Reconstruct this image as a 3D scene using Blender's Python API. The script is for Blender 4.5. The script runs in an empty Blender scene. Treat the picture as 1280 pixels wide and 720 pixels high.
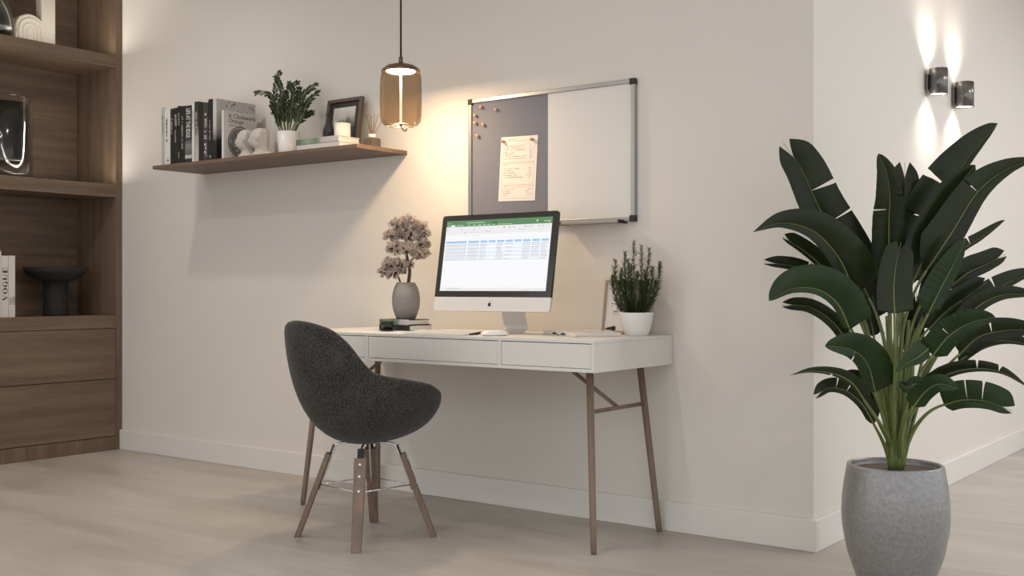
import bpy, bmesh, math, random
from mathutils import Vector, Matrix
random.seed(7)
PI = math.pi
S = bpy.context.scene
COL = S.collection

# ------------------------------------------------------------------ camera
F = 1381.4                                   # focal length in pixels of a 1280 x 720 frame
YAW = math.radians(36.87)
CAM = Vector((0.0, -3.7601, 0.93))
FW = Vector((-math.sin(YAW), math.cos(YAW), 0)); RT = Vector((math.cos(YAW), math.sin(YAW), 0))
cd = bpy.data.cameras.new('camera'); co = bpy.data.objects.new('camera', cd); COL.objects.link(co)
co.location = CAM; co.rotation_euler = (PI/2, 0, YAW)
cd.sensor_width = 36; cd.lens = 36*F/1280; cd.clip_start = .05
S.camera = co

def ray(x, y): return FW + RT*((x-640)/F) + Vector((0, 0, -(y-360)/F))
def onY(x, y, Y): r = ray(x, y); return CAM + r*((Y-CAM.y)/r.y)
def onX(x, y, X): r = ray(x, y); return CAM + r*((X-CAM.x)/r.x)
def onZ(x, y, Z): r = ray(x, y); return CAM + r*((Z-CAM.z)/r.z)
def deep(x, y, d): return CAM + ray(x, y)*d

# ------------------------------------------------------------------ materials
def newmat(name):
    m = bpy.data.materials.new(name); m.use_nodes = True
    nt = m.node_tree; b = nt.nodes['Principled BSDF']
    return m, nt, b
def rgb(c): return (c[0], c[1], c[2], 1)
def plain(name, c, rough=.5, metal=0, spec=.5, var=.06, scale=40, bump=0, bscale=200, **kw):
    m, nt, b = newmat(name); N = nt.nodes; L = nt.links
    tc = N.new('ShaderNodeTexCoord'); no = N.new('ShaderNodeTexNoise'); no.inputs['Scale'].default_value = scale
    no.inputs['Detail'].default_value = 4
    L.new(tc.outputs['Object'], no.inputs['Vector'])
    mx = N.new('ShaderNodeMix'); mx.data_type = 'RGBA'
    mx.inputs[6].default_value = rgb([v*(1-var) for v in c]); mx.inputs[7].default_value = rgb([min(1, v*(1+var)) for v in c])
    L.new(no.outputs['Fac'], mx.inputs[0]); L.new(mx.outputs[2], b.inputs['Base Color'])
    b.inputs['Roughness'].default_value = rough; b.inputs['Metallic'].default_value = metal
    b.inputs['Specular IOR Level'].default_value = spec
    if bump:
        n2 = N.new('ShaderNodeTexNoise'); n2.inputs['Scale'].default_value = bscale; n2.inputs['Detail'].default_value = 3
        L.new(tc.outputs['Object'], n2.inputs['Vector'])
        bp = N.new('ShaderNodeBump'); bp.inputs['Strength'].default_value = bump; bp.inputs['Distance'].default_value = .003
        L.new(n2.outputs['Fac'], bp.inputs['Height']); L.new(bp.outputs['Normal'], b.inputs['Normal'])
    for k, v in kw.items(): b.inputs[k].default_value = v
    return m
def wood(name, c1, c2, axis, rough=.5, sc=1.0):
    """long-grained timber; axis = direction of the grain"""
    m, nt, b = newmat(name); N = nt.nodes; L = nt.links
    tc = N.new('ShaderNodeTexCoord'); mp = N.new('ShaderNodeMapping')
    s = [26*sc]*3; s[axis] = 1.3*sc; mp.inputs['Scale'].default_value = s
    L.new(tc.outputs['Object'], mp.inputs['Vector'])
    n1 = N.new('ShaderNodeTexNoise'); n1.inputs['Scale'].default_value = 1; n1.inputs['Detail'].default_value = 3
    L.new(mp.outputs['Vector'], n1.inputs['Vector'])
    mp2 = N.new('ShaderNodeMapping'); s2 = [230*sc]*3; s2[axis] = 8*sc; mp2.inputs['Scale'].default_value = s2
    L.new(tc.outputs['Object'], mp2.inputs['Vector'])
    n2 = N.new('ShaderNodeTexNoise'); n2.inputs['Scale'].default_value = 1; n2.inputs['Detail'].default_value = 2
    L.new(mp2.outputs['Vector'], n2.inputs['Vector'])
    ad = N.new('ShaderNodeMath'); ad.operation = 'MULTIPLY_ADD'; ad.inputs[1].default_value = .45
    L.new(n2.outputs['Fac'], ad.inputs[0]); L.new(n1.outputs['Fac'], ad.inputs[2])
    rp = N.new('ShaderNodeValToRGB'); rp.color_ramp.elements[0].position = .5; rp.color_ramp.elements[1].position = .95
    rp.color_ramp.elements[0].color = rgb(c2); rp.color_ramp.elements[1].color = rgb(c1)
    L.new(ad.outputs[0], rp.inputs[0]); L.new(rp.outputs[0], b.inputs['Base Color'])
    bp = N.new('ShaderNodeBump'); bp.inputs['Strength'].default_value = .15; bp.inputs['Distance'].default_value = .001
    L.new(n2.outputs['Fac'], bp.inputs['Height']); L.new(bp.outputs['Normal'], b.inputs['Normal'])
    b.inputs['Roughness'].default_value = rough
    return m
def emit(name, c, s):
    m, nt, b = newmat(name)
    b.inputs['Base Color'].default_value = (.02, .02, .02, 1); b.inputs['Emission Color'].default_value = rgb(c)
    b.inputs['Emission Strength'].default_value = s; b.inputs['Roughness'].default_value = .4
    return m
def glass(name, c, rough=0.0, ior=1.45, thin=False):
    m, nt, b = newmat(name)
    b.inputs['Base Color'].default_value = rgb(c); b.inputs['Transmission Weight'].default_value = 1
    b.inputs['Roughness'].default_value = rough; b.inputs['IOR'].default_value = ior
    return m
def tinted(name, c, ior=1.5):
    """thin tinted glass: straight-through tint plus a mirror coat"""
    m = bpy.data.materials.new(name); m.use_nodes = True; nt = m.node_tree; nt.nodes.clear()
    N = nt.nodes; L = nt.links
    out = N.new('ShaderNodeOutputMaterial'); mix = N.new('ShaderNodeMixShader'); t = N.new('ShaderNodeBsdfTransparent')
    g = N.new('ShaderNodeBsdfGlossy'); fr = N.new('ShaderNodeFresnel'); fr.inputs['IOR'].default_value = ior
    no = N.new('ShaderNodeTexNoise'); no.inputs['Scale'].default_value = 22; tc = N.new('ShaderNodeTexCoord')
    L.new(tc.outputs['Object'], no.inputs['Vector'])
    bp = N.new('ShaderNodeBump'); bp.inputs['Strength'].default_value = .15; bp.inputs['Distance'].default_value = .004
    L.new(no.outputs['Fac'], bp.inputs['Height']); L.new(bp.outputs['Normal'], g.inputs['Normal'])
    t.inputs['Color'].default_value = rgb(c); g.inputs['Roughness'].default_value = .05
    g.inputs['Color'].default_value = (.9, .9, .9, 1)
    mu = N.new('ShaderNodeMath'); mu.operation = 'MULTIPLY'; mu.inputs[1].default_value = .42
    L.new(fr.outputs[0], mu.inputs[0]); L.new(mu.outputs[0], mix.inputs[0])
    L.new(t.outputs[0], mix.inputs[1]); L.new(g.outputs[0], mix.inputs[2]); L.new(mix.outputs[0], out.inputs['Surface'])
    return m

def floor_mat():
    m, nt, b = newmat('polished_concrete'); N = nt.nodes; L = nt.links
    tc = N.new('ShaderNodeTexCoord'); mp = N.new('ShaderNodeMapping'); mp.inputs['Scale'].default_value = (.55, 2.2, 1)
    mp.inputs['Rotation'].default_value = (0, 0, .35)
    L.new(tc.outputs['Object'], mp.inputs['Vector'])
    n1 = N.new('ShaderNodeTexNoise'); n1.inputs['Scale'].default_value = 1.6; n1.inputs['Detail'].default_value = 9; n1.inputs['Roughness'].default_value = .62
    n1.inputs['Distortion'].default_value = .6
    L.new(mp.outputs['Vector'], n1.inputs['Vector'])
    rp = N.new('ShaderNodeValToRGB'); e = rp.color_ramp.elements
    e[0].position = .32; e[0].color = (.345, .312, .268, 1); e[1].position = .68; e[1].color = (.515, .475, .425, 1)
    L.new(n1.outputs['Fac'], rp.inputs[0]); L.new(rp.outputs[0], b.inputs['Base Color'])
    rr = N.new('ShaderNodeMapRange'); rr.inputs['To Min'].default_value = .34; rr.inputs['To Max'].default_value = .5
    L.new(n1.outputs['Fac'], rr.inputs['Value']); L.new(rr.outputs[0], b.inputs['Roughness'])
    b.inputs['Specular IOR Level'].default_value = .4
    return m

M = {}
M['wall'] = plain('plaster_wall', (.70, .66, .605), .85, spec=.2, var=.02, scale=1.2, bump=.06, bscale=90)
M['skirt'] = plain('skirting_paint', (.72, .69, .65), .55, spec=.3, var=.01)
M['ceil'] = plain('ceiling_paint', (.8, .78, .75), .9, spec=.1, var=.01)
M['floor'] = floor_mat()
W1, W2 = (.190, .128, .085), (.108, .072, .047)
M['wood_y'] = wood('walnut_grain_along', W1, W2, 1)
M['wood_z'] = wood('walnut_grain_upright', W1, W2, 2)
M['wood_x'] = wood('walnut_grain_across', W1, W2, 0)
M['leg_wood'] = wood('walnut_leg', (.24, .165, .118), (.15, .1, .072), 2)
M['shelf_wood'] = wood('walnut_shelf', (.185, .12, .082), (.115, .075, .051), 0)
M['white'] = plain('white_lacquer', (.70, .675, .635), .45, var=.01)
M['gap'] = plain('dark_gap', (.05, .045, .04), .8)
M['fabric'] = None
M['chrome'] = plain('chrome', (.85, .85, .86), .08, 1, var=.01)
M['alu'] = plain('brushed_aluminium', (.40, .395, .39), .45, 1, var=.03, scale=120)
M['black'] = plain('matt_black', (.014, .013, .012), .5)
M['blackgloss'] = plain('gloss_black', (.012, .011, .011), .15)
M['ceram_white'] = plain('white_ceramic', (.74, .72, .70), .35, var=.02)
M['vase_grey'] = plain('grey_ceramic', (.235, .22, .205), .7, var=.08, scale=60, bump=.1)
M['stone'] = plain('pale_plaster', (.5, .465, .41), .9, var=.12, scale=60, bump=.3, bscale=150)
M['paper'] = plain('paper', (.80, .73, .66), .8, var=.02)
M['pages'] = plain('page_edges', (.66, .63, .58), .85, var=.1, scale=300)
M['bookwhite'] = plain('white_cover', (.62, .59, .55), .6, var=.05)
M['bookgrey'] = plain('grey_cover', (.42, .40, .37), .6, var=.08)
M['bookblack'] = plain('black_cover', (.018, .017, .016), .45, var=.2)
M['bookdark'] = plain('charcoal_cover', (.045, .042, .04), .5, var=.3)
M['letter'] = plain('white_lettering', (.6, .57, .53), .7)
M['ink'] = plain('black_ink', (.02, .02, .02), .7)
M['inkgrey'] = plain('grey_ink', (.22, .21, .2), .8)
M['inkmid'] = plain('dark_grey_ink', (.09, .085, .08), .8)
M['inkred'] = plain('red_ink', (.62, .36, .34), .8)
M['soil'] = plain('potting_soil', (.11, .085, .065), .95, var=.5, scale=120, bump=1, bscale=160)

def ramped(name, stops, axis, lo, hi, noise=.15, nscale=30, rough=.5):
    """print: tones along one axis with blotches"""
    m, nt, b = newmat(name); N = nt.nodes; L = nt.links
    tc = N.new('ShaderNodeTexCoord'); sp = N.new('ShaderNodeSeparateXYZ'); L.new(tc.outputs['Object'], sp.inputs[0])
    mr = N.new('ShaderNodeMapRange'); mr.inputs['From Min'].default_value = lo; mr.inputs['From Max'].default_value = hi
    L.new(sp.outputs[axis], mr.inputs['Value'])
    no = N.new('ShaderNodeTexNoise'); no.inputs['Scale'].default_value = nscale; no.inputs['Detail'].default_value = 6
    L.new(tc.outputs['Object'], no.inputs['Vector'])
    a = N.new('ShaderNodeMath'); a.operation = 'MULTIPLY_ADD'; a.inputs[1].default_value = noise*2; 
    L.new(no.outputs['Fac'], a.inputs[0]); 
    s = N.new('ShaderNodeMath'); s.operation = 'SUBTRACT'; s.inputs[1].default_value = noise
    L.new(mr.outputs[0], a.inputs[2]); L.new(a.outputs[0], s.inputs[0])
    rp = N.new('ShaderNodeValToRGB'); el = rp.color_ramp.elements
    el[0].position, el[0].color = stops[0][0], rgb(stops[0][1]); el[1].position, el[1].color = stops[-1][0], rgb(stops[-1][1])
    for p, c in stops[1:-1]: e = el.new(p); e.color = rgb(c)
    L.new(s.outputs[0], rp.inputs[0]); L.new(rp.outputs[0], b.inputs['Base Color']); b.inputs['Roughness'].default_value = rough
    return m

# ------------------------------------------------------------------ mesh helpers
def B(): return bmesh.new()
def box(bm, a, b, mi=0):
    x0, y0, z0 = [min(a[i], b[i]) for i in range(3)]; x1, y1, z1 = [max(a[i], b[i]) for i in range(3)]
    v = [bm.verts.new(p) for p in ((x0,y0,z0),(x1,y0,z0),(x1,y1,z0),(x0,y1,z0),(x0,y0,z1),(x1,y0,z1),(x1,y1,z1),(x0,y1,z1))]
    fs = [bm.faces.new([v[i] for i in q]) for q in ((0,3,2,1),(4,5,6,7),(0,1,5,4),(1,2,6,5),(2,3,7,6),(3,0,4,7))]
    for f in fs: f.material_index = mi
    return v
def frame_of(d):
    d = Vector(d).normalized(); u = Vector((0, 0, 1)) if abs(d.z) < .95 else Vector((1, 0, 0))
    a = d.cross(u).normalized(); return a, a.cross(d).normalized()
def tube(bm, pts, r, n=10, cap=True, mi=0):
    pts = [Vector(p) for p in pts]; rs = r if isinstance(r, (list, tuple)) else [r]*len(pts)
    a, b = frame_of(pts[1]-pts[0]); rings = []
    for i, p in enumerate(pts):
        t = (pts[min(i+1, len(pts)-1)]-pts[max(i-1, 0)]).normalized()
        a = (a-t*a.dot(t)).normalized(); b = t.cross(a)
        rings.append([bm.verts.new(p+(a*math.cos(k*2*PI/n)+b*math.sin(k*2*PI/n))*rs[i]) for k in range(n)])
    for i in range(len(rings)-1):
        for k in range(n):
            f = bm.faces.new((rings[i][k], rings[i][(k+1) % n], rings[i+1][(k+1) % n], rings[i+1][k])); f.smooth = True; f.material_index = mi
    if cap:
        for rg, rev in ((rings[0], True), (rings[-1], False)):
            f = bm.faces.new(rg[::-1] if rev else rg); f.material_index = mi
    return rings
def lathe(bm, prof, n=48, c=(0, 0, 0), mi=0):
    """prof = [(radius, z), ...]; radius 0 closes"""
    rings = []
    for r, z in prof:
        if r <= 1e-6: rings.append([bm.verts.new((c[0], c[1], c[2]+z))])
        else: rings.append([bm.verts.new((c[0]+r*math.cos(k*2*PI/n), c[1]+r*math.sin(k*2*PI/n), c[2]+z)) for k in range(n)])
    for a, b in zip(rings, rings[1:]):
        for k in range(n):
            if len(a) == 1 and len(b) == 1: continue
            if len(a) == 1: q = (a[0], b[(k+1) % n], b[k])
            elif len(b) == 1: q = (a[k], a[(k+1) % n], b[0])
            else: q = (a[k], a[(k+1) % n], b[(k+1) % n], b[k])
            f = bm.faces.new(q); f.smooth = True; f.material_index = mi
    return rings
def prism(bm, poly, o, ux, uy, uz, depth, mi=0):
    """polygon in the (ux, uy) plane pushed along uz"""
    o, ux, uy, uz = Vector(o), Vector(ux), Vector(uy), Vector(uz)
    a = [bm.verts.new(o+ux*x+uy*y) for x, y in poly]; b = [bm.verts.new(o+ux*x+uy*y+uz*depth) for x, y in poly]
    n = len(poly)
    fs = [bm.faces.new(a[::-1]), bm.faces.new(b)] + [bm.faces.new((a[i], a[(i+1) % n], b[(i+1) % n], b[i])) for i in range(n)]
    for f in fs: f.material_index = mi
def quad(bm, o, ux, uy, x0, y0, x1, y1, t=.0, mi=0):
    o, ux, uy = Vector(o), Vector(ux), Vector(uy); n = ux.cross(uy).normalized()*t
    f = bm.faces.new([bm.verts.new(o+ux*x+uy*y+n) for x, y in ((x0,y0),(x1,y0),(x1,y1),(x0,y1))]); f.material_index = mi
def obj(name, bm, mats, parent=None, bevel=0, seg=2, sub=0, smooth=None, loc=None):
    bmesh.ops.recalc_face_normals(bm, faces=bm.faces[:])
    me = bpy.data.meshes.new(name); bm.to_mesh(me); bm.free()
    for m in (mats if isinstance(mats, (list, tuple)) else [mats]): me.materials.append(m)
    o = bpy.data.objects.new(name, me); COL.objects.link(o)
    if parent: o.parent = parent
    if loc: o.location = loc
    if bevel:
        md = o.modifiers.new('b', 'BEVEL'); md.width = bevel; md.segments = seg; md.limit_method = 'ANGLE'; md.angle_limit = .6
    if sub:
        md = o.modifiers.new('s', 'SUBSURF'); md.levels = sub; md.render_levels = sub
    if smooth is not None:
        for p in me.polygons: p.use_smooth = smooth
    return o
def thing(name, label, cat, loc=(0, 0, 0), rotz=0, group=None):
    o = bpy.data.objects.new(name, None); COL.objects.link(o); o.empty_display_size = .05
    o.location = loc; o.rotation_euler = (0, 0, rotz); o['label'] = label; o['category'] = cat
    if group: o['group'] = group
    return o
def tag(o, label, cat, group=None):
    o['label'] = label; o['category'] = cat
    if group: o['group'] = group
    return o
def struct(name, bm, m, bevel=0):
    o = obj(name, bm, m, bevel=bevel); o['kind'] = 'structure'; return o
def dup(root, loc, rotz=None, label=None):
    r = root.copy(); COL.objects.link(r); r.location = loc
    if rotz is not None: r.rotation_euler = (0, 0, rotz)
    if label: r['label'] = label
    for ch in list(root.children):
        c = ch.copy(); COL.objects.link(c); c.parent = r
        for g in list(ch.children):
            d = g.copy(); COL.objects.link(d); d.parent = c
    return r
def lettering(name, body, size, o, ux, uy, mat, parent, sx=1, align='LEFT', bold=0, lift=.0004):
    c = bpy.data.curves.new('t', 'FONT'); c.body = body; c.size = size; c.align_x = align; c.offset = bold; c.extrude = .0002
    t = bpy.data.objects.new('t', c); COL.objects.link(t)
    bpy.context.view_layer.update()
    me = bpy.data.meshes.new_from_object(t.evaluated_get(bpy.context.evaluated_depsgraph_get()))
    bpy.data.objects.remove(t)
    ux, uy, o = Vector(ux).normalized(), Vector(uy).normalized(), Vector(o); n = ux.cross(uy)
    for v in me.vertices: v.co = o+ux*v.co.x*sx+uy*v.co.y+n*(v.co.z+lift)
    me.materials.clear(); me.materials.append(mat)
    ob = bpy.data.objects.new(name, me); COL.objects.link(ob); ob.parent = parent
    return ob
def smoothpts(pts, n):
    """Catmull-Rom resample; works on tuples of any length"""
    pts = [Vector(p) for p in pts]; out = []
    P = [pts[0]*2-pts[1]]+pts+[pts[-1]*2-pts[-2]]; k = len(pts)-1
    for i in range(n+1):
        u = i/n*k; j = min(int(u), k-1); t = u-j; a, b, c, d = P[j:j+4]
        out.append(.5*((2*b)+(c-a)*t+(2*a-5*b+4*c-d)*t*t+(3*b-a-3*c+d)*t**3))
    return out

# ------------------------------------------------------------------ room
XL, XC, YB, HT = -6.05, -1.489, 0.0, 2.8       # left wall, convex corner, back wall, ceiling height
bm = B(); box(bm, (-6.2, -5, -.1), (2.4, 5.2, 0)); struct('floor', bm, M['floor'])
bm = B(); box(bm, (-6.2, -5, HT), (2.4, 5.2, HT+.1)); struct('ceiling', bm, M['ceil'])
bm = B(); box(bm, (-6.2, 0, 0), (XC, .15, HT)); struct('wall_back', bm, M['wall'])
bm = B(); box(bm, (XC-.15, .15, 0), (XC, 5.2, HT)); struct('wall_right', bm, M['wall'])
bm = B(); box(bm, (-6.2, -5, 0), (XL, 0, HT)); struct('wall_left', bm, M['wall'])
bm = B(); box(bm, (XC, 5.05, 0), (2.4, 5.2, HT)); struct('wall_far', bm, M['wall'])
bm = B(); box(bm, (-5.66, -.018, 0), (XC+.018, 0, .113)); struct('baseboard_back', bm, M['skirt'], .003)
bm = B(); box(bm, (XC, 0, 0), (XC+.018, 5.05, .113)); struct('baseboard_right', bm, M['skirt'], .003)

# ------------------------------------------------------------------ built-in bookcase (left)
XF, YE = -5.636, -1.9                          # front plane, far end (outside the frame)
bc = thing('bookcase', 'tall walnut built-in bookcase with open shelves above two wide drawers', 'bookcase', (XL, -.95, 0))
def wb(name, a, b, m, bevel=.0015, parent=bc):
    bm = B(); box(bm, a, b); bmesh.ops.translate(bm, verts=bm.verts[:], vec=(-XL, .95, 0)); return obj(name, bm, m, parent, bevel)
wb('side_panel', (XL+.001, -.043, 0), (XF, -.002, HT-.002), M['wood_z'])
wb('side_panel', (XL+.001, YE, 0), (XF, YE+.04, HT-.002), M['wood_z'])
wb('back_panel', (XL+.001, YE+.04, .08), (XL+.02, -.043, HT-.002), M['wood_y'])
for z0, z1 in ((2.197, 2.266), (1.451, 1.524), (.700, .773), (HT-.06, HT-.002)):
    wb('shelf', (XL+.02, YE+.04, z0), (XF, -.043, z1), M['wood_y'])
for z0, z1 in ((.082, .407), (.411, .697)):
    wb('drawer', (XF-.02, YE+.042, z0), (XF-.001, -.045, z1), M['wood_y'], .001)
wb('drawer_box', (XL+.02, YE+.042, .08), (XF-.022, -.045, .699), M['gap'], 0)
wb('plinth', (XL+.02, YE+.04, 0), (XF-.003, -.043, .078), M['wood_z'])

# dark-filled hurricane glass on the middle shelf
M['clear'] = tinted('clear_glass', (.95, .95, .94), 1.32)
def hurricane():
    p = onX(7, 219, -5.80); p.z = 1.524
    t = thing('hurricane_vase', 'tall clear glass cylinder vase with a black inner sleeve on the middle shelf', 'vase', p)
    R, Hh = .137, .44
    bm = B(); lathe(bm, [(0, .0), (R*.93, .0), (R, .012), (R, Hh-.015), (R-.004, Hh), (R-.012, Hh-.003), (R-.012, .035), (R*.8, .028), (0, .028)], 64)
    obj('glass_body', bm, M['clear'], t)
    bm = B(); lathe(bm, [(0, .085), (R*.80, .085), (R*.83, .1), (R*.83, Hh-.03), (R*.78, Hh-.03), (R*.78, .1), (0, .1)], 64)
    obj('sleeve', bm, M['blackgloss'], t)['label'] = 'glossy black inner sleeve'
    bm = B(); lathe(bm, [(0, .029), (R*.80, .029), (R*.82, .04), (R*.80, .074), (0, .078)], 64)
    obj('glass_foot', bm, M['clear'], t)
hurricane()
def teardrop():
    p = onX(-8, 43, -5.82); p.z = 2.266
    t = thing('bottle_vase', 'teardrop glass vase with black core beside the pale arch ornament', 'vase', p)
    pr = [(0, 0), (.07, 0), (.104, .02), (.118, .07), (.112, .13), (.085, .2), (.05, .26), (.032, .31), (.03, .36)]
    bm = B(); lathe(bm, pr+[(.024, .36), (.026, .31), (.044, .26), (.078, .2), (.103, .13), (.108, .07), (.09, .03), (0, .028)], 56)
    obj('glass_body', bm, M['clear'], t)
    bm = B(); lathe(bm, [(0, .05), (.085, .05), (.096, .08), (.09, .13), (.066, .2), (.034, .26), (.018, .30), (0, .3)], 56)
    obj('core', bm, M['blackgloss'], t)['label'] = 'glossy black core'
teardrop()
def arch_ornament():
    xs = -5.85
    a = onX(15, 45, xs); b = onX(66, 53, xs)
    w = abs(b.y-a.y)
    t = thing('arch_ornament', 'pale grey plaster ornament of nested arches with an upright bar', 'ornament', (xs, (a.y+b.y)/2, 2.266))
    H1 = .185; aw = w*.76
    cx = -w/2+aw/2; r = aw/2
    poly = [(-w/2, 0), (w/2, 0), (w/2, .36), (w*.13, .36), (w*.15, H1-r+r*.704)]
    poly += [(cx+r*math.cos(a_), H1-r+r*math.sin(a_)) for a_ in [math.radians(45+135*q/14) for q in range(1, 15)]]
    bm = B(); prism(bm, poly, (-.03, 0, 0), (0, 1, 0), (0, 0, 1), (1, 0, 0), .06); obj('body', bm, M['stone'], t, .006)
    bm = B()
    for rr in (.74, .46, .22):
        R = r*rr
        arc = [(.03, cx+R, 0.004)]+[(.03, cx+R*math.cos(k*PI/14), H1-r-.004+R*math.sin(k*PI/14)) for k in range(15)]+[(.03, cx-R, 0.004)]
        tube(bm, arc, .0075*rr+.002, 8)
    obj('arch_relief', bm, M['stone'], t)
arch_ornament()

# ---------------------------------------------------------------- upright books
def book_parts(t, w, h, d, cm, spine=None, front=None):
    """closed book: local x = thickness, y = depth (spine at y=0), z = height; origin centre of the spine foot"""
    c = .0022
    bm = B()
    box(bm, (-w/2, 0, 0), (-w/2+c, d, h)); box(bm, (w/2-c, 0, 0), (w/2, d, h)); box(bm, (-w/2, -.0005, 0), (w/2, c, h))
    obj('cover', bm, cm, t, .0007)
    bm = B(); box(bm, (-w/2+c, c, .003), (w/2-c, d-.004, h-.003)); obj('pages', bm, M['pages'], t)
def dashes(bm, o, ux, uy, L, hgt, n=6, gap=.35, seed=0):
    """row of letter-like strokes along ux"""
    rnd = random.Random(seed); x = 0; st = L/n
    for i in range(n):
        w = st*(1-gap)*rnd.uniform(.75, 1.1)
        if rnd.random() < .85:
            quad(bm, o, ux, uy, x, 0, x+w*.35, hgt); quad(bm, o, ux, uy, x+w*.55, 0 if rnd.random() < .5 else hgt*.5, x+w, hgt if rnd.random() < .5 else hgt*.55)
            quad(bm, o, ux, uy, x, hgt*.8 if rnd.random() < .5 else hgt*.4, x+w, hgt if rnd.random() < .5 else hgt*.62)
        x += st
YS = -.300                                          # spine plane on the wall shelf
ZS = 1.558                                          # wall shelf top
grad = lambda n: ramped(n, [(.0, (.5, .48, .45)), (.45, (.3, .29, .27)), (.6, (.05, .048, .045)), (1, (.03, .03, .028))], 2, 0, .30, .18, 25)
photo = ramped('spine_photo', [(.0, (.02, .02, .02)), (.07, (.03, .03, .03)), (.08, (.5, .47, .44)), (.13, (.5, .47, .44)), (.14, (.1, .1, .1)), (.3, (.2, .2, .19)), (.42, (.02, .02, .02)), (1, (.02, .02, .02))], 2, 0, .29, .02, 60)
land = ramped('mountain_print', [(.0, (.012, .012, .012)), (.30, (.02, .02, .02)), (.42, (.3, .29, .27)), (.55, (.48, .46, .42)), (.8, (.55, .52, .48)), (1, (.5, .47, .43))], 2, 0, .31, .14, 22)
specs = [  # px left, px right, top px, cover material, lettering material, label
 (201.9, 205.4, 135.0, 'bookgrey', 'ink', 'thin light grey book, first at the left end of the shelf row', 'g'),
 (205.6, 213.0, 135.6, 'bookwhite', 'ink', 'white book with a small black emblem at its spine foot', 'e'),
 (213.2, 217.1, 136.5, 'bookblack', 'letter', 'thin black book touching the white emblem-footed book', 'g'),
 (217.3, 221.8, 135.2, 'bookblack', 'letter', 'black book with large white lettering high on its narrow spine', 'w'),
 (222.0, 225.5, 132.8, 'bookblack', 'letter', 'thin taller black book, third black spine from the white emblem book', 'g2'),
 (225.7, 231.2, 133.0, 'bookblack', 'letter', 'black book with one long line of small white spine lettering', 'l'),
 (231.4, 239.7, 132.5, 'photo', 'letter', 'thick black book with bold white capitals and a spine photo', 'L'),
 (239.9, 243.0, 127.0, 'bookwhite', 'inkgrey', 'narrow white book standing in the middle of the dark spines', 'g'),
 (243.2, 248.4, 127.5, 'grad', 'bookwhite', 'book with a spine fading from black down to light grey', 'g'),
 (248.6, 253.7, 128.5, 'bookblack', 'bookdark', 'plain black book without visible lettering right of the fading spine', ''),
 (253.9, 260.2, 128.8, 'bookdark', 'letter', 'charcoal book with bold white lettering down its spine', 'W'),
 (260.4, 266.0, 124.3, 'bookblack', 'letter', 'tall black book beside the large mountain picture book', 's'),
]
for i, (a, b, ty, cm, lm, lab, kind) in enumerate(specs):
    p0 = onY(a, ty, YS); p1 = onY(b, ty, YS); h = p0.z-ZS; w = (p1.x-p0.x)-.0006
    mat = {'photo': photo}.get(cm) or (grad('fading_spine') if cm == 'grad' else M[cm])
    t = thing('book', lab, 'book', ((p0.x+p1.x)/2, YS, ZS), 0, 'upright books on the wall shelf')
    book_parts(t, w, h, .2+.012*(i % 3), mat)
    up, xx = (0, 0, -1), (1, 0, 0)
    bm, bm2 = B(), B(); o = Vector((-w*.25, -.0012, 0))
    if kind == 'g': dashes(bm, o+Vector((0, 0, h*.85)), up, xx, h*.30, w*.4, 14, .3, i)
    elif kind == 'g2': dashes(bm, o+Vector((0, 0, h*.88)), up, xx, h*.22, w*.45, 8, .3, i); dashes(bm2, o+Vector((0, 0, h*.2)), up, xx, h*.16, w*.4, 4, .3, i+1)
    elif kind == 'e':
        dashes(bm, o+Vector((0, 0, h*.82)), up, xx, h*.42, w*.28, 16, .3, i)
        prism(bm2, [(.0055*math.cos(k*PI/6), .0055*math.sin(k*PI/6)) for k in range(12)], (w*.12, -.0012, h*.08), (1, 0, 0), (0, 0, 1), (0, -1, 0), .0003)
    elif kind == 'w': dashes(bm, o+Vector((0, 0, h*.88)), up, xx, h*.26, w*.55, 6, .25, i); dashes(bm2, o+Vector((w*.05, 0, h*.6)), up, xx, h*.22, w*.35, 8, .3, i+1)
    elif kind == 'l': dashes(bm, o+Vector((0, 0, h*.82)), up, xx, h*.58, w*.35, 24, .28, i)
    elif kind == 'W':
        dashes(bm, o+Vector((0, 0, h*.72)), up, xx, h*.36, w*.5, 9, .2, i); dashes(bm2, o+Vector((0, 0, h*.3)), up, xx, h*.26, w*.42, 2, .1, i+1)
        bm3 = B(); prism(bm3, [(.006*math.cos(k*PI/6), .006*math.sin(k*PI/6)) for k in range(12)], (0, -.0012, h*.8), (1, 0, 0), (0, 0, 1), (0, -1, 0), .0003); obj('spine_dot', bm3, M[lm], t)
    elif kind == 's': dashes(bm, o+Vector((0, 0, h*.66)), up, xx, h*.34, w*.2, 14, .3, i); dashes(bm2, o+Vector((0, 0, h*.08)), up, xx, h*.05, w*.4, 2, .2, i+1)
    if len(bm2.verts): obj('spine_emblem' if kind == 'e' else 'spine_subtitle', bm2, M[lm], t)
    else: bm2.free()
    if kind == 'L':
        bm.free(); lettering('spine_lettering', 'LIFE AT THE EDGE', w*.86, (-w*.30, -.001, h*.95), up, xx, M['letter'], t, .40, bold=.0008)
    elif kind: obj('spine_lettering', bm, M[lm], t)
    else: bm.free()
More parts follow.
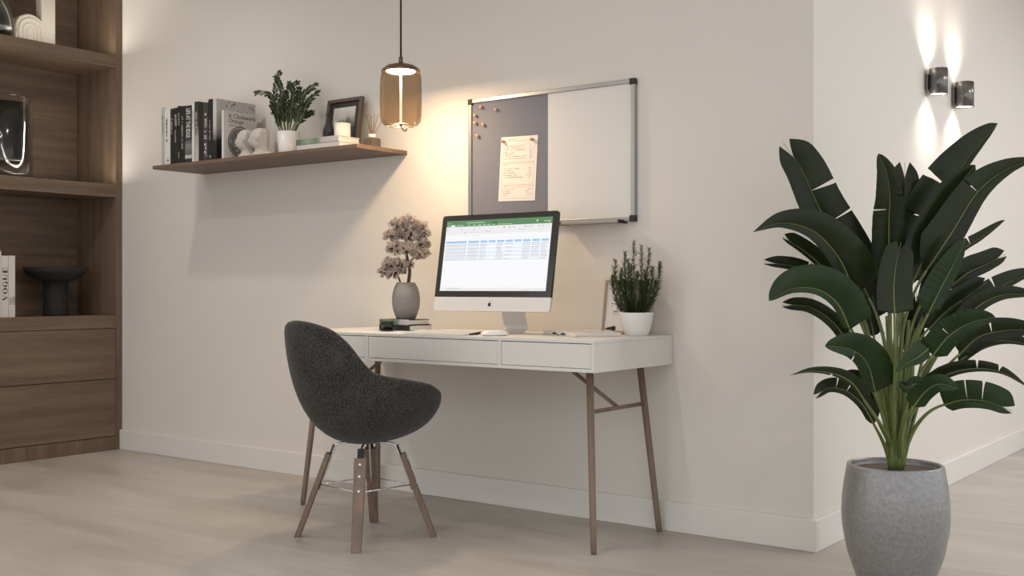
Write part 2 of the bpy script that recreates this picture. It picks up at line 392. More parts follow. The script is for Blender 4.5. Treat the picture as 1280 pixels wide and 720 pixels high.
# large mountain picture book and the paperback in front of it: their right covers face the camera
pa, pb = onY(266.3, 123.5, YS), onY(270.6, 123.5, YS)
h = pa.z-ZS; w = pb.x-pa.x
t = thing('picture_book', 'large pale picture book with a grey mountain print, behind the novel', 'book', ((pa.x+pb.x)/2, YS, ZS), 0, 'upright books on the wall shelf')
d = onX(319.5, 133, pb.x).y-YS
d = min(d, -.012-YS)
book_parts(t, w, h, d, land)
bm = B()
rnd = random.Random(4)
for k in range(26):
    y = rnd.uniform(.02, d-.02); z = h*rnd.uniform(.78, .95); L = rnd.uniform(.006, .022)
    if not (.10 < y < .22 or y > .05): continue
    prism(bm, [(0, 0), (L, rnd.uniform(-.01, .012)), (L*.6, .012*rnd.random()+.004)], (w/2+.0003, y, z), (0, 1, 0), (0, 0, 1), (1, 0, 0), .0003)
obj('cover_print', bm, M['inkgrey'], t)
pa = onY(277.2, 138, YS-.012); pb = onY(279.9, 138, YS-.012)
h = onY(279.5, 137.5, YS-.012).z-ZS; w = max(.016, pb.x-pa.x)
t = thing('paperback_novel', 'pale paperback novel with its title and a round print on the cover', 'book', (pb.x-w/2, YS-.012, ZS), 0, 'upright books on the wall shelf')
d = onX(321, 143, pb.x).y-(YS-.012); d = min(d, .25)
book_parts(t, w, h, d, M['bookwhite'])
e = w/2+.0006
lettering('cover_title', 'A Clockwork', d*.15, (e, d*.13, h*.86), (0, 1, 0), (0, 0, 1), M['inkmid'], t, 1.0)
lettering('cover_title', 'Orange', d*.15, (e, d*.13, h*.76), (0, 1, 0), (0, 0, 1), M['inkmid'], t, 1.0)
lettering('cover_byline', 'anthony burgess', d*.065, (e, d*.15, h*.69), (0, 1, 0), (0, 0, 1), M['inkgrey'], t, 1.0)
bm = B(); R = d*.37; cy, cz = d*.5, h*.37
tube(bm, [(e, cy+R*math.cos(k*PI/24), cz+R*math.sin(k*PI/24)) for k in range(49)], .0022, 6, False)
obj('cover_ring', bm, M['inkmid'], t)
bm = B(); rnd = random.Random(9)
prism(bm, [(R*.93*math.cos(k*PI/16), R*.93*math.sin(k*PI/16)) for k in range(32)], (e-.0004, cy, cz), (0, 1, 0), (0, 0, 1), (1, 0, 0), .0004)
obj('cover_disc', bm, plain('grey_print', (.20, .19, .175), .7, var=.75, scale=70), t)
bm = B()
for k in range(34):
    a = rnd.uniform(0, 2*PI); q = R*.82*math.sqrt(rnd.random()); s = rnd.uniform(.004, .011)
    prism(bm, [(s*math.cos(j*PI/4+k), s*.7*math.sin(j*PI/4+k)) for j in range(8)], (e+.0002, cy+q*math.cos(a), cz+q*math.sin(a)), (0, 1, 0), (0, 0, 1), (1, 0, 0), .0003, k % 2)
obj('cover_shapes', bm, [M['letter'], M['inkgrey']], t)

# books in the bookcase (spines face the room)
XB = -5.70
def case_book(a, b, ty, label):
    p0, p1 = onX(a, ty, XB), onX(b, ty, XB)
    t = thing('book', label, 'book', (XB, (p0.y+p1.y)/2, .773), PI/2, 'white books in the bookcase')
    w = abs(p1.y-p0.y)-.0008; h = p0.z-.773
    book_parts(t, w, h, .24, M['bookwhite']); return t, w, h
case_book(-6.2, 1.6, 313.5, 'white book at the frame edge, the tallest in the bookcase')
t, w, h = case_book(1.8, 10.6, 319.5, 'white bookcase book with tall black serif letters up its spine')
# tall serif capitals built stroke by stroke (x along the spine, y across)
def serif_word(bm, o, ux, uy, hgt, adv):
    def pl(i, poly): prism(bm, [(i*adv+x*adv*.86, y*hgt) for x, y in poly], o, ux, uy, Vector(ux).cross(Vector(uy)), .0003)
    def ell(i, x0, x1, y0, y1, inner, part=(0, 2*PI)):
        cx, cy, rx, ry = (x0+x1)/2, (y0+y1)/2, (x1-x0)/2, (y1-y0)/2; n = 20
        for k in range(n):
            a0 = part[0]+(part[1]-part[0])*k/n; a1 = part[0]+(part[1]-part[0])*(k+1)/n
            pl(i, [(cx+rx*math.cos(a0), cy+ry*math.sin(a0)), (cx+rx*math.cos(a1), cy+ry*math.sin(a1)), (cx+rx*inner*math.cos(a1), cy+ry*.95*math.sin(a1)), (cx+rx*inner*math.cos(a0), cy+ry*.95*math.sin(a0))])
    pl(0, [(0, 1), (.34, 1), (.6, .0), (.48, .0)]); pl(0, [(.54, 0), (.6, 0), (.92, 1), (.84, 1)])
    ell(1, .0, 1, 0, 1, .48)
    ell(2, .0, 1, 0, 1, .48, (.5, 2*PI-.6)); pl(2, [(.62, 0), (.9, 0), (.9, .42), (.62, .42)]); pl(2, [(.5, .4), (1, .4), (1, .45), (.5, .45)])
    pl(3, [(.06, .3), (.34, .3), (.34, 1), (.06, 1)]); pl(3, [(.8, .3), (.88, .3), (.88, 1), (.8, 1)]); ell(3, .06, .88, 0, .62, .5, (PI, 2*PI))
    pl(4, [(.1, 0), (.4, 0), (.4, 1), (.1, 1)])
    for y0, y1, x1 in ((0, .07, .95), (.93, 1, .9), (.47, .53, .7)): pl(4, [(.3, y0), (x1, y0), (x1, y1), (.3, y1)])
    pl(4, [(.88, 0), (.95, 0), (.95, .3), (.9, .25)]); pl(4, [(.84, .75), (.9, .75), (.9, 1), (.84, 1)])
z0 = onX(6, 376, XB).z-.773; z1 = onX(6, 333, XB).z-.773
bm = B(); serif_word(bm, (w*.36, -.0012, z0), (0, 0, 1), (-1, 0, 0), w*.72, (z1-z0)/5)
obj('spine_lettering', bm, M['ink'], t)
t, w, h = case_book(10.8, 19.0, 319.5, 'white bookcase book with two short lines of thin black capitals')
z0 = onX(14, 381, XB).z-.773
lettering('spine_lettering', 'TOM', w*.5, (-.001, -.001, z0), (0, 0, 1), (-1, 0, 0), M['ink'], t, .95)
lettering('spine_lettering', 'FORD', w*.5, (w*.44, -.001, z0), (0, 0, 1), (-1, 0, 0), M['ink'], t, .95)

# dark pedestal bowl
p = onX(70, 391, -5.84); p.z = .773
t = thing('pedestal_bowl', 'rough black stone bowl on a thick pedestal in the lower bookcase compartment', 'bowl', p)
dark = plain('black_stone', (.016, .015, .015), .8, var=.4, scale=50, bump=1, bscale=70)
k = 6.25/F
bm = B(); lathe(bm, [(0, 0), (15*k, 0), (15.5*k, 2*k), (14.5*k, 20*k), (15*k, 44*k), (0, 44*k)], 28); obj('pedestal', bm, dark, t)
bm = B(); lathe(bm, [(0, 42*k), (14*k, 42*k), (26*k, 46*k), (35*k, 53*k), (39*k, 60*k), (37.5*k, 60.5*k), (33*k, 55*k), (22*k, 50*k), (0, 48*k)], 40); obj('bowl', bm, dark, t)

# LED strips along the front of the two lit shelves
for z in (2.266, 1.524):
    bm = B(); box(bm, (XF-.009, YE+.05, z-.003), (XF-.002, -.05, z+.0001)); bmesh.ops.translate(bm, verts=bm.verts[:], vec=(-XL, .95, 0))
    obj('light_strip', bm, emit('led_strip', (1, .88, .72), 2.0), bc)['label'] = 'warm glowing light strip'
    ld = bpy.data.lights.new('shelf_strip', 'AREA'); ld.shape = 'RECTANGLE'; ld.size = .008; ld.size_y = abs(YE)-.2; ld.energy = 4.6; ld.color = (1, .92, .80)
    lo = bpy.data.objects.new('shelf_strip', ld); COL.objects.link(lo); lo.location = (XF-.004, YE/2-.005, z+.003); lo.rotation_euler = (PI, 0, 0)

# ------------------------------------------------------------------ wall shelf and its things
bm = B(); box(bm, (-4.89, -.322, 1.540), (-3.42, 0, ZS))
tag(obj('wall_shelf', bm, M['shelf_wood'], bevel=.001), 'long thin walnut floating shelf mounted on the beige wall', 'shelf')

def head(px0, px1, ytop, label, mirror=1):
    Y = -.262
    a, b = onY(px0, ytop, Y), onY(px1, ytop, Y)
    t = thing('head_bust', label, 'ornament', ((a.x+b.x)/2, Y, ZS), math.radians(24), 'plaster head busts on the shelf')
    w = (b.x-a.x)*.98; H = a.z-ZS
    # stacked cross sections: (height, half width x, half depth y, x shift)
    secs = [(0, .66, .40, .20), (.09, .62, .38, .19), (.16, .44, .34, .15), (.24, .38, .33, .11), (.31, .40, .36, .05), (.38, .47, .42, -.02), (.52, .50, .47, -.03), (.68, .51, .50, .0), (.84, .48, .46, .03), (.95, .36, .34, .05), (1.0, .20, .18, .05)]
    bm = B(); rings = []
    for z, rx, ry, sx in secs:
        rings.append([bm.verts.new((w*(sx+rx*math.cos(q*PI/4+.39)*.97), w*ry*math.sin(q*PI/4+.39)*.97, H*z)) for q in range(8)])
    for r0, r1 in zip(rings, rings[1:]):
        for q in range(8): bm.faces.new((r0[q], r0[(q+1) % 8], r1[(q+1) % 8], r1[q]))
    bm.faces.new(rings[0][::-1]); bm.faces.new(rings[-1])
    # nose ridge and brow towards -x
    for v in bm.verts:
        zz = v.co.z/H
        if v.co.x < -w*.30 and .42 < zz < .62 and abs(v.co.y) < w*.2: v.co.x -= w*.10
    obj('bust', bm, M['stone'], t, .0025)
    for sgn in (-1, 1):
        bm = B(); lathe(bm, [(0, -.004), (.006, -.002), (.006, .01), (0, .014)], 10, (w*.06, sgn*w*.46, H*.53)); obj('ear', bm, M['stone'], t)
head(299.6, 315.6, 163.8, 'faceted pale plaster head bust overlapping the round print on the novel')
head(316.2, 333.6, 161.8, 'faceted pale plaster head bust nearer the potted plant')

def pot_at(px, Y, base_z): p = onY(px, 200, Y); p.z = base_z; return p
def scale_at(p): return ((p-CAM).dot(FW))/F            # metres per pixel there

# ZZ plant
green_dark = plain('glossy_dark_leaf', (.019, .031, .005), .45, var=.5, scale=50)
stem_green = plain('stem_green', (.09, .13, .03), .5, var=.3)
p = pot_at(360.5, -.175, ZS); k = scale_at(p)
t = thing('potted_plant', 'bushy dark green glossy-leaved plant in a white pot on the wall shelf', 'plant', p)
zr = onY(360, 165, -.175).z-ZS
bm = B(); lathe(bm, [(0, 0), (11.3*k, 0), (12*k, 1.5*k), (14*k, zr), (13*k, zr), (12.4*k, zr-3*k), (0, zr-3*k)], 40); obj('pot', bm, M['ceram_white'], t)
bm = B(); lathe(bm, [(0, zr-2.5*k), (12.6*k, zr-2.6*k)], 30); obj('soil', bm, M['soil'], t)
def toLocal(px, py, t, dep=0):
    d = (Vector(t.location)-CAM).dot(FW)+dep; return deep(px, py, d)-Vector(t.location)
def leaflet(bm, o, d, nrm, L, W):
    d = d.normalized(); s = d.cross(nrm).normalized(); n2 = s.cross(d)
    a = bm.verts.new(o); b = bm.verts.new(o+d*L)
    m1 = bm.verts.new(o+d*L*.5+s*W+n2*W*.35); m2 = bm.verts.new(o+d*L*.5-s*W+n2*W*.35); c = bm.verts.new(o+d*L*.45)
    for q in ((a, m1, c), (a, c, m2), (m1, b, c), (c, b, m2)): bm.faces.new(q).smooth = True
rnd = random.Random(3)
zz = [[(352, 166), (343, 145), (341, 128), (337, 119), (322, 116)], [(355, 166), (347, 140), (344, 115), (349, 92)], [(357, 166), (352, 135), (352, 112), (346, 98)],
      [(360, 166), (358, 135), (360, 112), (371, 104)], [(362, 166), (364, 140), (367, 118), (362, 106)], [(366, 166), (375, 140), (380, 118), (394, 107)],
      [(365, 166), (378, 145), (385, 128), (397, 116)], [(367, 166), (376, 152), (382, 146), (389, 141)], [(354, 166), (350, 148), (345, 140), (341, 133)],
      [(361, 166), (366, 145), (373, 125), (374, 112)], [(358, 166), (355, 150), (354, 130), (357, 117)], [(363, 166), (370, 150), (374, 138), (384, 128)], [(359, 166), (361, 150), (362, 135), (366, 125)], [(356, 166), (349, 155), (347, 142), (350, 128)]]
bl, bs = B(), B()
for i, st in enumerate(zz):
    dep = rnd.uniform(-.06, .05)
    pts = smoothpts([toLocal(x, y, t, dep*(j/(len(st)-1))) if j else toLocal(x, y+2, t, rnd.uniform(-.02, .02)) for j, (x, y) in enumerate(st)], 26)
    tube(bs, pts, [.0036-.0024*j/26 for j in range(27)], 6)
    for j in range(7, 27):
        d = (pts[min(j+1, 26)]-pts[j-1]).normalized(); view = (FW*-1+Vector((0, 0, rnd.uniform(-.2, .8)))).normalized()
        sd = d.cross(view).normalized(); L = .0255*(1-.35*abs(j/26-.6))*rnd.uniform(.85, 1.15)
        for sg in (-1, 1):
            leaflet(bl, pts[j], d*.75+sd*sg*rnd.uniform(.55, .9)+view*rnd.uniform(-.5, .6), view+Vector((rnd.uniform(-.5, .5), rnd.uniform(-.5, .5), rnd.uniform(-.3, .5))), L, L*.24)
    leaflet(bl, pts[-1], pts[-1]-pts[-2], -FW, .024, .006)
obj('stems', bs, stem_green, t); obj('foliage', bl, green_dark, t)

# two lying books, candle, bottle on the shelf
YK = -.285
a, b = onY(371, 180, YK), onY(424.5, 176, YK)
yb = onX(452, 180, b.x).y
yb = min(yb, -.06); ww = b.x-a.x; dd = yb-YK
def flat_book(name, label, loc, w, d, h, cover, spine, group, rot=0):
    """lying book, spine along the front (-y); the right end shows the pages"""
    t = thing(name, label, 'book', loc, rot, group); c = .0025
    bm = B(); box(bm, (-w/2, 0, 0), (w/2, d, c)); box(bm, (-w/2, 0, h-c), (w/2, d, h)); obj('cover', bm, cover, t, .0006)
    bm = B(); box(bm, (-w/2, -.0008, 0), (w/2, c, h)); obj('spine', bm, spine, t, .001)
    bm = B(); box(bm, (-w/2+.003, c, c), (w/2-.003, d-.003, h-c)); obj('pages', bm, M['pages'], t)
    return t
z1 = onY(424, 176.0, YK).z-ZS; z2 = onY(424, 168.8, YK).z-ZS
flat_book('book', 'white book lying on the wall shelf at the bottom of the pair', ((a.x+b.x)/2, YK, ZS), ww, dd, z1, M['bookwhite'], M['bookwhite'], 'books lying flat on the wall shelf')
gw = ramped('green_white_spine', [(.0, (.10, .17, .10)), (.25, (.30, .38, .28)), (.45, (.14, .22, .13)), (.58, (.25, .33, .24)), (.62, (.52, .48, .48)), (1, (.55, .51, .51))], 0, -.12, .12, .1, 40)
flat_book('book', 'green and lilac-white book lying on top of the white book on the shelf', ((a.x+b.x)/2-.004, YK-.002, ZS+z1+.0003), ww-.002, dd-.004, z2-z1, M['bookwhite'], gw, 'books lying flat on the wall shelf')
ztop = ZS+z2+.0006
p = onY(428, 165, -.20); p.z = ztop; k = scale_at(p)
t = thing('candle', 'white candle in a white tumbler on the lying books', 'candle', p)
hc = onY(428, 154.5, -.20).z-ztop
bm = B(); lathe(bm, [(0, 0), (9.7*k, 0), (10.2*k, .5*k), (10.2*k, hc), (9.2*k, hc), (9.0*k, hc-3*k), (0, hc-3*k)], 40); obj('tumbler', bm, plain('white_tumbler', (.82, .78, .70), .4, var=.02), t)
bm = B(); lathe(bm, [(0, hc-2.2*k), (8.9*k, hc-2.4*k)], 30); obj('wax', bm, M['bookwhite'], t)
bm = B(); tube(bm, [(0, 0, hc-2.4*k), (.001, 0, hc-.5*k)], .0008, 6); obj('wick', bm, M['black'], t)
bm = B(); q = ray(421, 160); 
for j in range(2): dashes(bm, Vector((-.7*10.3*k, -.74*10.3*k, hc*(.62-.16*j))), (.72, -.69, 0), (0, 0, 1), .016, .0028, 6, .3, 40+j)
obj('printed_label', bm, M['inkgrey'], t)
p = onY(410.5, 165, -.15); p.z = ztop; k = scale_at(p)
hb = onY(411, 143.5, -.13).z-ztop
t = thing('bottle', 'small matt black bottle vase in front of the dark picture frame', 'vase', p)
bm = B(); lathe(bm, [(0, 0), (4.8*k, 0), (6.3*k, hb*.12), (7*k, hb*.28), (6.2*k, hb*.45), (3.6*k, hb*.68), (2.9*k, hb*.78), (3.1*k, hb), (2.2*k, hb), (2.0*k, hb*.8), (0, hb*.75)], 36)
obj('body', bm, M['black'], t)
# dark picture frame leaning on the wall
a, b = onY(409.3, 127, -.04), onY(452.3, 120, -.04)
w, h = b.x-a.x, a.z-ZS+.002
t = thing('framed_picture', 'dark walnut picture frame with a black mat and grey landscape, leaning on the wall', 'picture frame', ((a.x+b.x)/2+.004, -.062, ZS+.0015)); t.rotation_euler = (-math.radians(8), 0, 0)
def picture(t, w, h, fw_, mf, mm, mat_w, mp, th=.018):
    bm = B()
    box(bm, (-w/2, -th, 0), (w/2, 0, fw_)); box(bm, (-w/2, -th, h-fw_), (w/2, 0, h)); box(bm, (-w/2, -th, fw_), (-w/2+fw_, 0, h-fw_)); box(bm, (w/2-fw_, -th, fw_), (w/2, 0, h-fw_))
    obj('frame', bm, mf, t, .001)
    bm = B(); box(bm, (-w/2+fw_, -th*.5, fw_), (w/2-fw_, -th*.3, h-fw_)); obj('mat', bm, mm, t)
    g = fw_+mat_w
    bm = B(); box(bm, (-w/2+g, -th*.55, g), (w/2-g, -th*.5-.0001, h-g)); return obj('print', bm, mp, t)
landp = ramped('grey_landscape', [(0, (.02, .02, .02)), (.44, (.04, .04, .04)), (.58, (.16, .155, .15)), (.70, (.42, .40, .37)), (.85, (.55, .52, .48)), (1, (.62, .60, .56))], 2, .03, .24, .34, 26)
picture(t, w, h, .016, wood('dark_frame_wood', (.12, .075, .055), (.07, .045, .033), 2), M['black'], .026, landp)
# reed diffuser
p = onY(465.2, 180, -.13); p.z = ZS; k = scale_at(p)
t = thing('reed_diffuser', 'reed diffuser with wooden sticks on a brown stone block at the shelf end', 'diffuser', p, .0)
z1 = onY(465, 173.0, -.13).z-ZS; z2 = onY(465, 167.8, -.13).z-ZS
bm = B(); s = 7.6*k; box(bm, (-s, -s, 0), (s, s, z1)); obj('stone_block', bm, plain('brown_travertine', (.11, .082, .065), .8, var=.5, scale=60), t, .002)
bm = B(); lathe(bm, [(0, z1), (4.6*k, z1), (4.6*k, z2), (3*k, z2), (3*k, z2-.004), (0, z2-.004)], 24); obj('glass_neck', bm, M['ceram_white'], t)
for x0, x1, y1 in ((463.5, 457, 143), (464, 461.5, 142.5), (465, 464, 144), (465.5, 468.5, 142), (466, 472.5, 142.5), (466.5, 477.5, 151), (464.5, 459, 144)):
    bm = B(); tube(bm, [toLocal(x0, 170, t, 0), toLocal(x1, y1, t, rnd.uniform(-.02, .02))], .0016, 6); obj('reed', bm, plain('reed_wood', (.2, .13, .09), .7), t)

# ------------------------------------------------------------------ pendant lamp
P = Vector((-3.118, -.371, 0)); p = Vector((P.x, P.y, 1.6))
t = thing('pendant_lamp', 'smoked amber glass pendant lamp hanging from a dark cord', 'lamp', p)
kk = 4.583/F
Z = lambda py: .93+(360-py)*kk-1.6
bm = B(); tube(bm, [(0, 0, HT-1.602), (0, 0, Z(74))], .0042, 10); obj('cord', bm, plain('brown_cord', (.035, .026, .02), .7), t)
bm = B(); lathe(bm, [(0, HT-1.63), (.05, HT-1.63), (.05, HT-1.601), (0, HT-1.601)], 32); obj('ceiling_rose', bm, M['black'], t)
bronze = plain('bronze_metal', (.16, .098, .06), .35, .6, var=.05)
bm = B(); lathe(bm, [(0, Z(71.5)), (.009, Z(71.5)), (.009, Z(76.5)), (.010, Z(79.5)), (0, Z(79.5))], 20); obj('cord_grip', bm, bronze, t)
bm = B(); lathe(bm, [(.006, Z(79.8)), (.030, Z(80.2)), (.058, Z(82.5)), (.078, Z(87)), (.0815, Z(90.2)), (.079, Z(90.4)), (.058, Z(88.4)), (0, Z(88.2))], 56); obj('cap', bm, bronze, t)
bm = B(); lathe(bm, [(0, Z(88.9)), (.058, Z(88.9)), (.060, Z(89.6)), (.058, Z(90.3)), (0, Z(90.3))], 48); obj('light_disc', bm, emit('lamp_disc', (1, .80, .55), 22), t)['label'] = 'glowing light disc'
amber = tinted('smoked_amber_glass', (.73, .61, .49), 1.25)
bm = B(); lathe(bm, [(.079, Z(90.8)), (.0845, Z(97)), (.0865, Z(110)), (.0868, Z(130)), (.0855, Z(146)), (.081, Z(153)), (.070, Z(156.5)), (.058, Z(157.6))], 64); obj('glass_shade', bm, amber, t)
bm = B(); tube(bm, [(0, 0, Z(90.6)), (0, 0, Z(155))], .0052, 14); obj('glass_rod', bm, emit('glowing_rod', (1, .88, .70), 1.6), t)['label'] = 'glowing inner rod'
bm = B(); tube(bm, [(.058*math.cos(q*PI/24), .058*math.sin(q*PI/24), Z(157.2)) for q in range(49)], .0026, 8, False)
for q in range(4): tube(bm, [(.004*math.cos(q*PI/2+.4), .004*math.sin(q*PI/2+.4), Z(155.5)), (.058*math.cos(q*PI/2+.4), .058*math.sin(q*PI/2+.4), Z(157.2))], .0022, 8)
obj('bottom_ring', bm, plain('polished_brass', (.75, .56, .36), .18, 1), t)
bm = B(); tube(bm, smoothpts([(0, 0, Z(155.5)), (.001, 0, Z(158)), (.006, .004, Z(161)), (.011, .008, Z(163.5)), (.018, .012, Z(163)), (.02, .014, Z(161))], 14), .0032, 8); obj('cord_hook', bm, M['black'], t)

# ------------------------------------------------------------------ board
X0, X1, ZB0, ZB1, XM = -3.043, -2.206, 1.192, 1.750, -2.623
t = thing('notice_board', 'half grey pin board half whiteboard in an aluminium frame on the wall', 'board', ((X0+X1)/2, 0, ZB0))
ox = (X0+X1)/2; w = X1-X0; h = ZB1-ZB0; T = -.022
M['felt'] = plain('grey_blue_felt', (.20, .203, .235), .95, spec=.1, var=.05, scale=300, bump=.2, bscale=700)
M['board'] = plain('whiteboard_enamel', (.69, .665, .63), .28, var=.01)
bm = B(); box(bm, (-w/2+.01, -.014, .01), (XM-ox, -.002, h-.01)); obj('pin_panel', bm, M['felt'], t)['label'] = 'grey felt pin panel'
bm = B(); box(bm, (XM-ox, -.015, .01), (w/2-.01, -.002, h-.01)); obj('whiteboard_panel', bm, M['board'], t)['label'] = 'white writing panel'
bm = B(); fwd = .017
box(bm, (-w/2+.02, T, 0), (w/2-.02, -.001, fwd)); box(bm, (-w/2+.02, T, h-fwd), (w/2-.02, -.001, h))
box(bm, (-w/2, T, .02), (-w/2+fwd, -.001, h-.02)); box(bm, (w/2-fwd, T, .02), (w/2, -.001, h-.02)); obj('frame', bm, M['alu'], t, .0015)
for sx in (-1, 1):
    for z in (0, h):
        bm = B(); x = sx*w/2; zz0 = -.0015 if z == 0 else h-.024
        box(bm, (x-sx*.024, T-.0015, zz0), (x+sx*.0015, -.001, zz0+.0255)); obj('corner_cap', bm, M['black'], t, .003)
ta, tb = onY(702, 278, -.05).x-ox, onY(776, 276, -.05).x-ox
bm = B(); box(bm, (ta, -.065, -.006), (tb, -.001, -.003)); box(bm, (ta, -.066, -.006), (tb, -.063, .004)); obj('pen_tray', bm, M['alu'], t, .0008)
for x in (ta, tb-.006):
    bm = B(); box(bm, (x, -.067, -.008), (x+.006, -.001, .006)); obj('tray_end', bm, M['black'], t, .002)
# paper sheet pinned to the felt
YP = -.0158
c4 = [onY(*q, YP) for q in ((627, 171.5), (672, 169), (669, 250.2), (622.5, 252))]
pc = sum(c4, Vector())/4
t = thing('paper_sheet', 'sheet of handwritten lists pinned to the grey felt panel', 'paper', pc)
ux = ((c4[1]-c4[0])+(c4[2]-c4[3])).normalized(); uy = ((c4[0]-c4[3])+(c4[1]-c4[2])).normalized(); ux.y = uy.y = 0
pw = ((c4[1]-c4[0]).length+(c4[2]-c4[3]).length)/2; ph = ((c4[0]-c4[3]).length+(c4[1]-c4[2]).length)/2
bm = B(); prism(bm, [(-pw/2, -ph/2), (pw/2, -ph/2), (pw/2, ph/2), (-pw/2, ph/2)], (0, .0008, 0), ux, uy, (0, -1, 0), .0008); obj('sheet', bm, M['paper'], t)
bm = B(); e = Vector((0, -.0004, 0))
for y in (.43, .10, .08, -.25, -.28, -.46):
    quad(bm, e, ux, uy, -pw*.43, ph*y, pw*.43, ph*y+.0012)
for x in (-.43, .43): quad(bm, e, ux, uy, pw*x, -ph*.46, pw*x+.001, ph*.43)
obj('ruled_lines', bm, M['inkred'], t)
bm = B()
rows = [(.45, -.3, 8, 0)]+[(.35-.033*i, -.38, n, 3) for i, n in enumerate((20, 18, 19, 9, 9, 21, 20))]+[(.055, -.38, 4, 0)]+[(-.005-.034*i, -.38, n, 3 if i != 3 else 5) for i, n in enumerate((15, 9, 12, 13, 18))]+[(-.275, -.38, 4, 0)]+[(-.325-.03*i, -.4, n, 5 if i else 3) for i, n in enumerate((11, 7, 9, 6))]
for r, (y, x, n, m2) in enumerate(rows):
    dashes(bm, e+ux*pw*x+uy*ph*y, ux, uy, n*pw*.029, .0032, n, .3, 70+r)
    if m2: dashes(bm, e+ux*(pw*.38-m2*pw*.027)+uy*ph*y, ux, uy, m2*pw*.027, .0032, m2, .3, 170+r)
obj('handwriting', bm, M['inkgrey'], t)
pinwood = plain('pin_wood', (.50, .31, .19), .6, var=.15, scale=300)
def pin(px, py, base, label):
    q = onY(px, py, base-.006); q.y = base
    t = thing('push_pin', label, 'push pin', q, 0, 'wooden push pins on the board')
    bm = B(); lathe(bm, [(0, 0), (.0062, .0), (.0062, .002), (.0042, .004), (.0052, .010), (.007, .0125), (.0065, .0145), (0, .015)], 20)
    for v in bm.verts: v.co = Vector((v.co.x, -v.co.z, v.co.y))
    obj('pin_head', bm, pinwood, t)
for (px, py), lab in zip(((601.7, 133.9), (620, 137.2), (594.4, 144.4), (594.4, 153.6), (604.4, 155.6), (597.2, 169.7)),
        ('wooden push pin nearest the top edge of the grey felt', 'wooden push pin set apart to the right of the loose pin group', 'upper wooden pin of the two stacked near the left felt edge', 'lower wooden pin of the two stacked near the left felt edge', 'wooden push pin right of the lower stacked pin on the felt', 'lowest wooden push pin of the loose group on the felt')):
    pin(px, py, -.0145, lab)
pin(628.6, 176.9, -.0168, 'wooden push pin holding the upper left corner of the paper')
pin(665, 174.2, -.0168, 'wooden push pin holding the upper right corner of the paper')

# ------------------------------------------------------------------ desk
DX0, DX1, DY0, DZ0, DZ1 = -3.60, -2.049, -.560, .638, .75
dc = (DX0+DX1)/2
desk = thing('desk', 'long white desk with three flush drawers on slim walnut legs', 'desk', (dc, -.28, 0))
def L(x, y, z): return (x-dc, y+.28, z)
bm = B(); box(bm, L(DX0, DY0, DZ1-.012), L(DX1, -.003, DZ1)); obj('desktop', bm, M['white'], desk, .0012)
bm = B()
box(bm, L(DX0+.0121, DY0, DZ0), L(DX1-.0121, -.0181, DZ0+.012)); box(bm, L(DX0, DY0, DZ0), L(DX0+.012, -.003, DZ1-.0122)); box(bm, L(DX1-.012, DY0, DZ0), L(DX1, -.003, DZ1-.0122)); box(bm, L(DX0+.0121, -.018, DZ0), L(DX1-.0121, -.003, DZ1-.0122))
box(bm, L(-3.132-.004, DY0, DZ0+.0121), L(-3.125+.004, -.02, DZ1-.0122)); box(bm, L(-2.461-.004, DY0, DZ0+.0121), L(-2.454+.004, -.02, DZ1-.0122))
obj('carcass', bm, M['white'], desk)
for x0, x1 in ((DX0+.0135, -3.1375), (-3.1195, -2.4665), (-2.4485, DX1-.0135)):
    bm = B(); box(bm, L(x0, DY0+.001, DZ0+.0135), L(x1, DY0+.4, DZ1-.0145)); obj('drawer', bm, M['white'], desk, .001)
legs = {}
for sx, fx, tx in ((1, -2.085, -2.137), (-1, -3.564, -3.512)):
    for sy, fy, ty in ((-1, -.505, -.450), (1, -.042, -.098)):
        bm = B(); foot, top = Vector(L(fx, fy, 0)), Vector(L(tx, ty, DZ0+.0))
        tube(bm, [foot, foot.lerp(top, .03), top], [.0095, .0115, .0135], 16); lg = obj('leg', bm, M['leg_wood'], desk); legs[sx, sy] = (foot, top)
    a = legs[sx, -1]; b = legs[sx, 1]; f = .49/DZ0
    p0, p1 = a[0].lerp(a[1], f), b[0].lerp(b[1], f)
    bm = B(); tube(bm, [p0, p1], .0075, 12); obj('crossbar', bm, M['leg_wood'], desk)
    m = p0.lerp(p1, .5)
    bm = B(); tube(bm, [m, m+Vector((-sx*.24, 0, DZ0-m.z))], .0075, 12); obj('brace', bm, M['leg_wood'], desk)

# ------------------------------------------------------------------ computer
DT = DZ1+.0003
tilt = math.radians(9.5)
YCB = -.36                                              # plane of the lower edge of the screen
bl_, br_ = onY(541.2, 388, YCB), onY(686.5, 389.5, YCB)
ww = br_.x-bl_.x; cx = (bl_.x+br_.x)/2
tp = onY(626, 266.5, YCB+.06)
hh = (tp.z-bl_.z)/math.cos(tilt)
pc_ = thing('desktop_computer', 'all-in-one computer with black bezel and silver chin showing a spreadsheet', 'computer', (cx, YCB, DT))
pc_.rotation_euler = (0, 0, 0)
zb = bl_.z-DT
ux = Vector((1, 0, 0)); uy = Vector((0, math.sin(tilt), math.cos(tilt))); un = ux.cross(uy)   # towards viewer
O = Vector((0, 0, zb))
def rrect(x0, y0, x1, y1, r, n=6, which=(1, 1, 1, 1)):
    out = []
    for (cx_, cy_, a0, on) in ((x1-r, y0+r, -PI/2, which[0]), (x1-r, y1-r, 0, which[1]), (x0+r, y1-r, PI/2, which[2]), (x0+r, y0+r, PI, which[3])):
        if on: out += [(cx_+r*math.cos(a0+k*PI/2/n), cy_+r*math.sin(a0+k*PI/2/n)) for k in range(n+1)]
        else: out.append((cx_+(r if math.cos(a0+PI/4) > 0 else -r), cy_+(r if math.sin(a0+PI/4) > 0 else -r)))
    return out
ch = hh*.144
M['silver'] = plain('anodised_silver', (.74, .715, .68), .42, .2, var=.02)
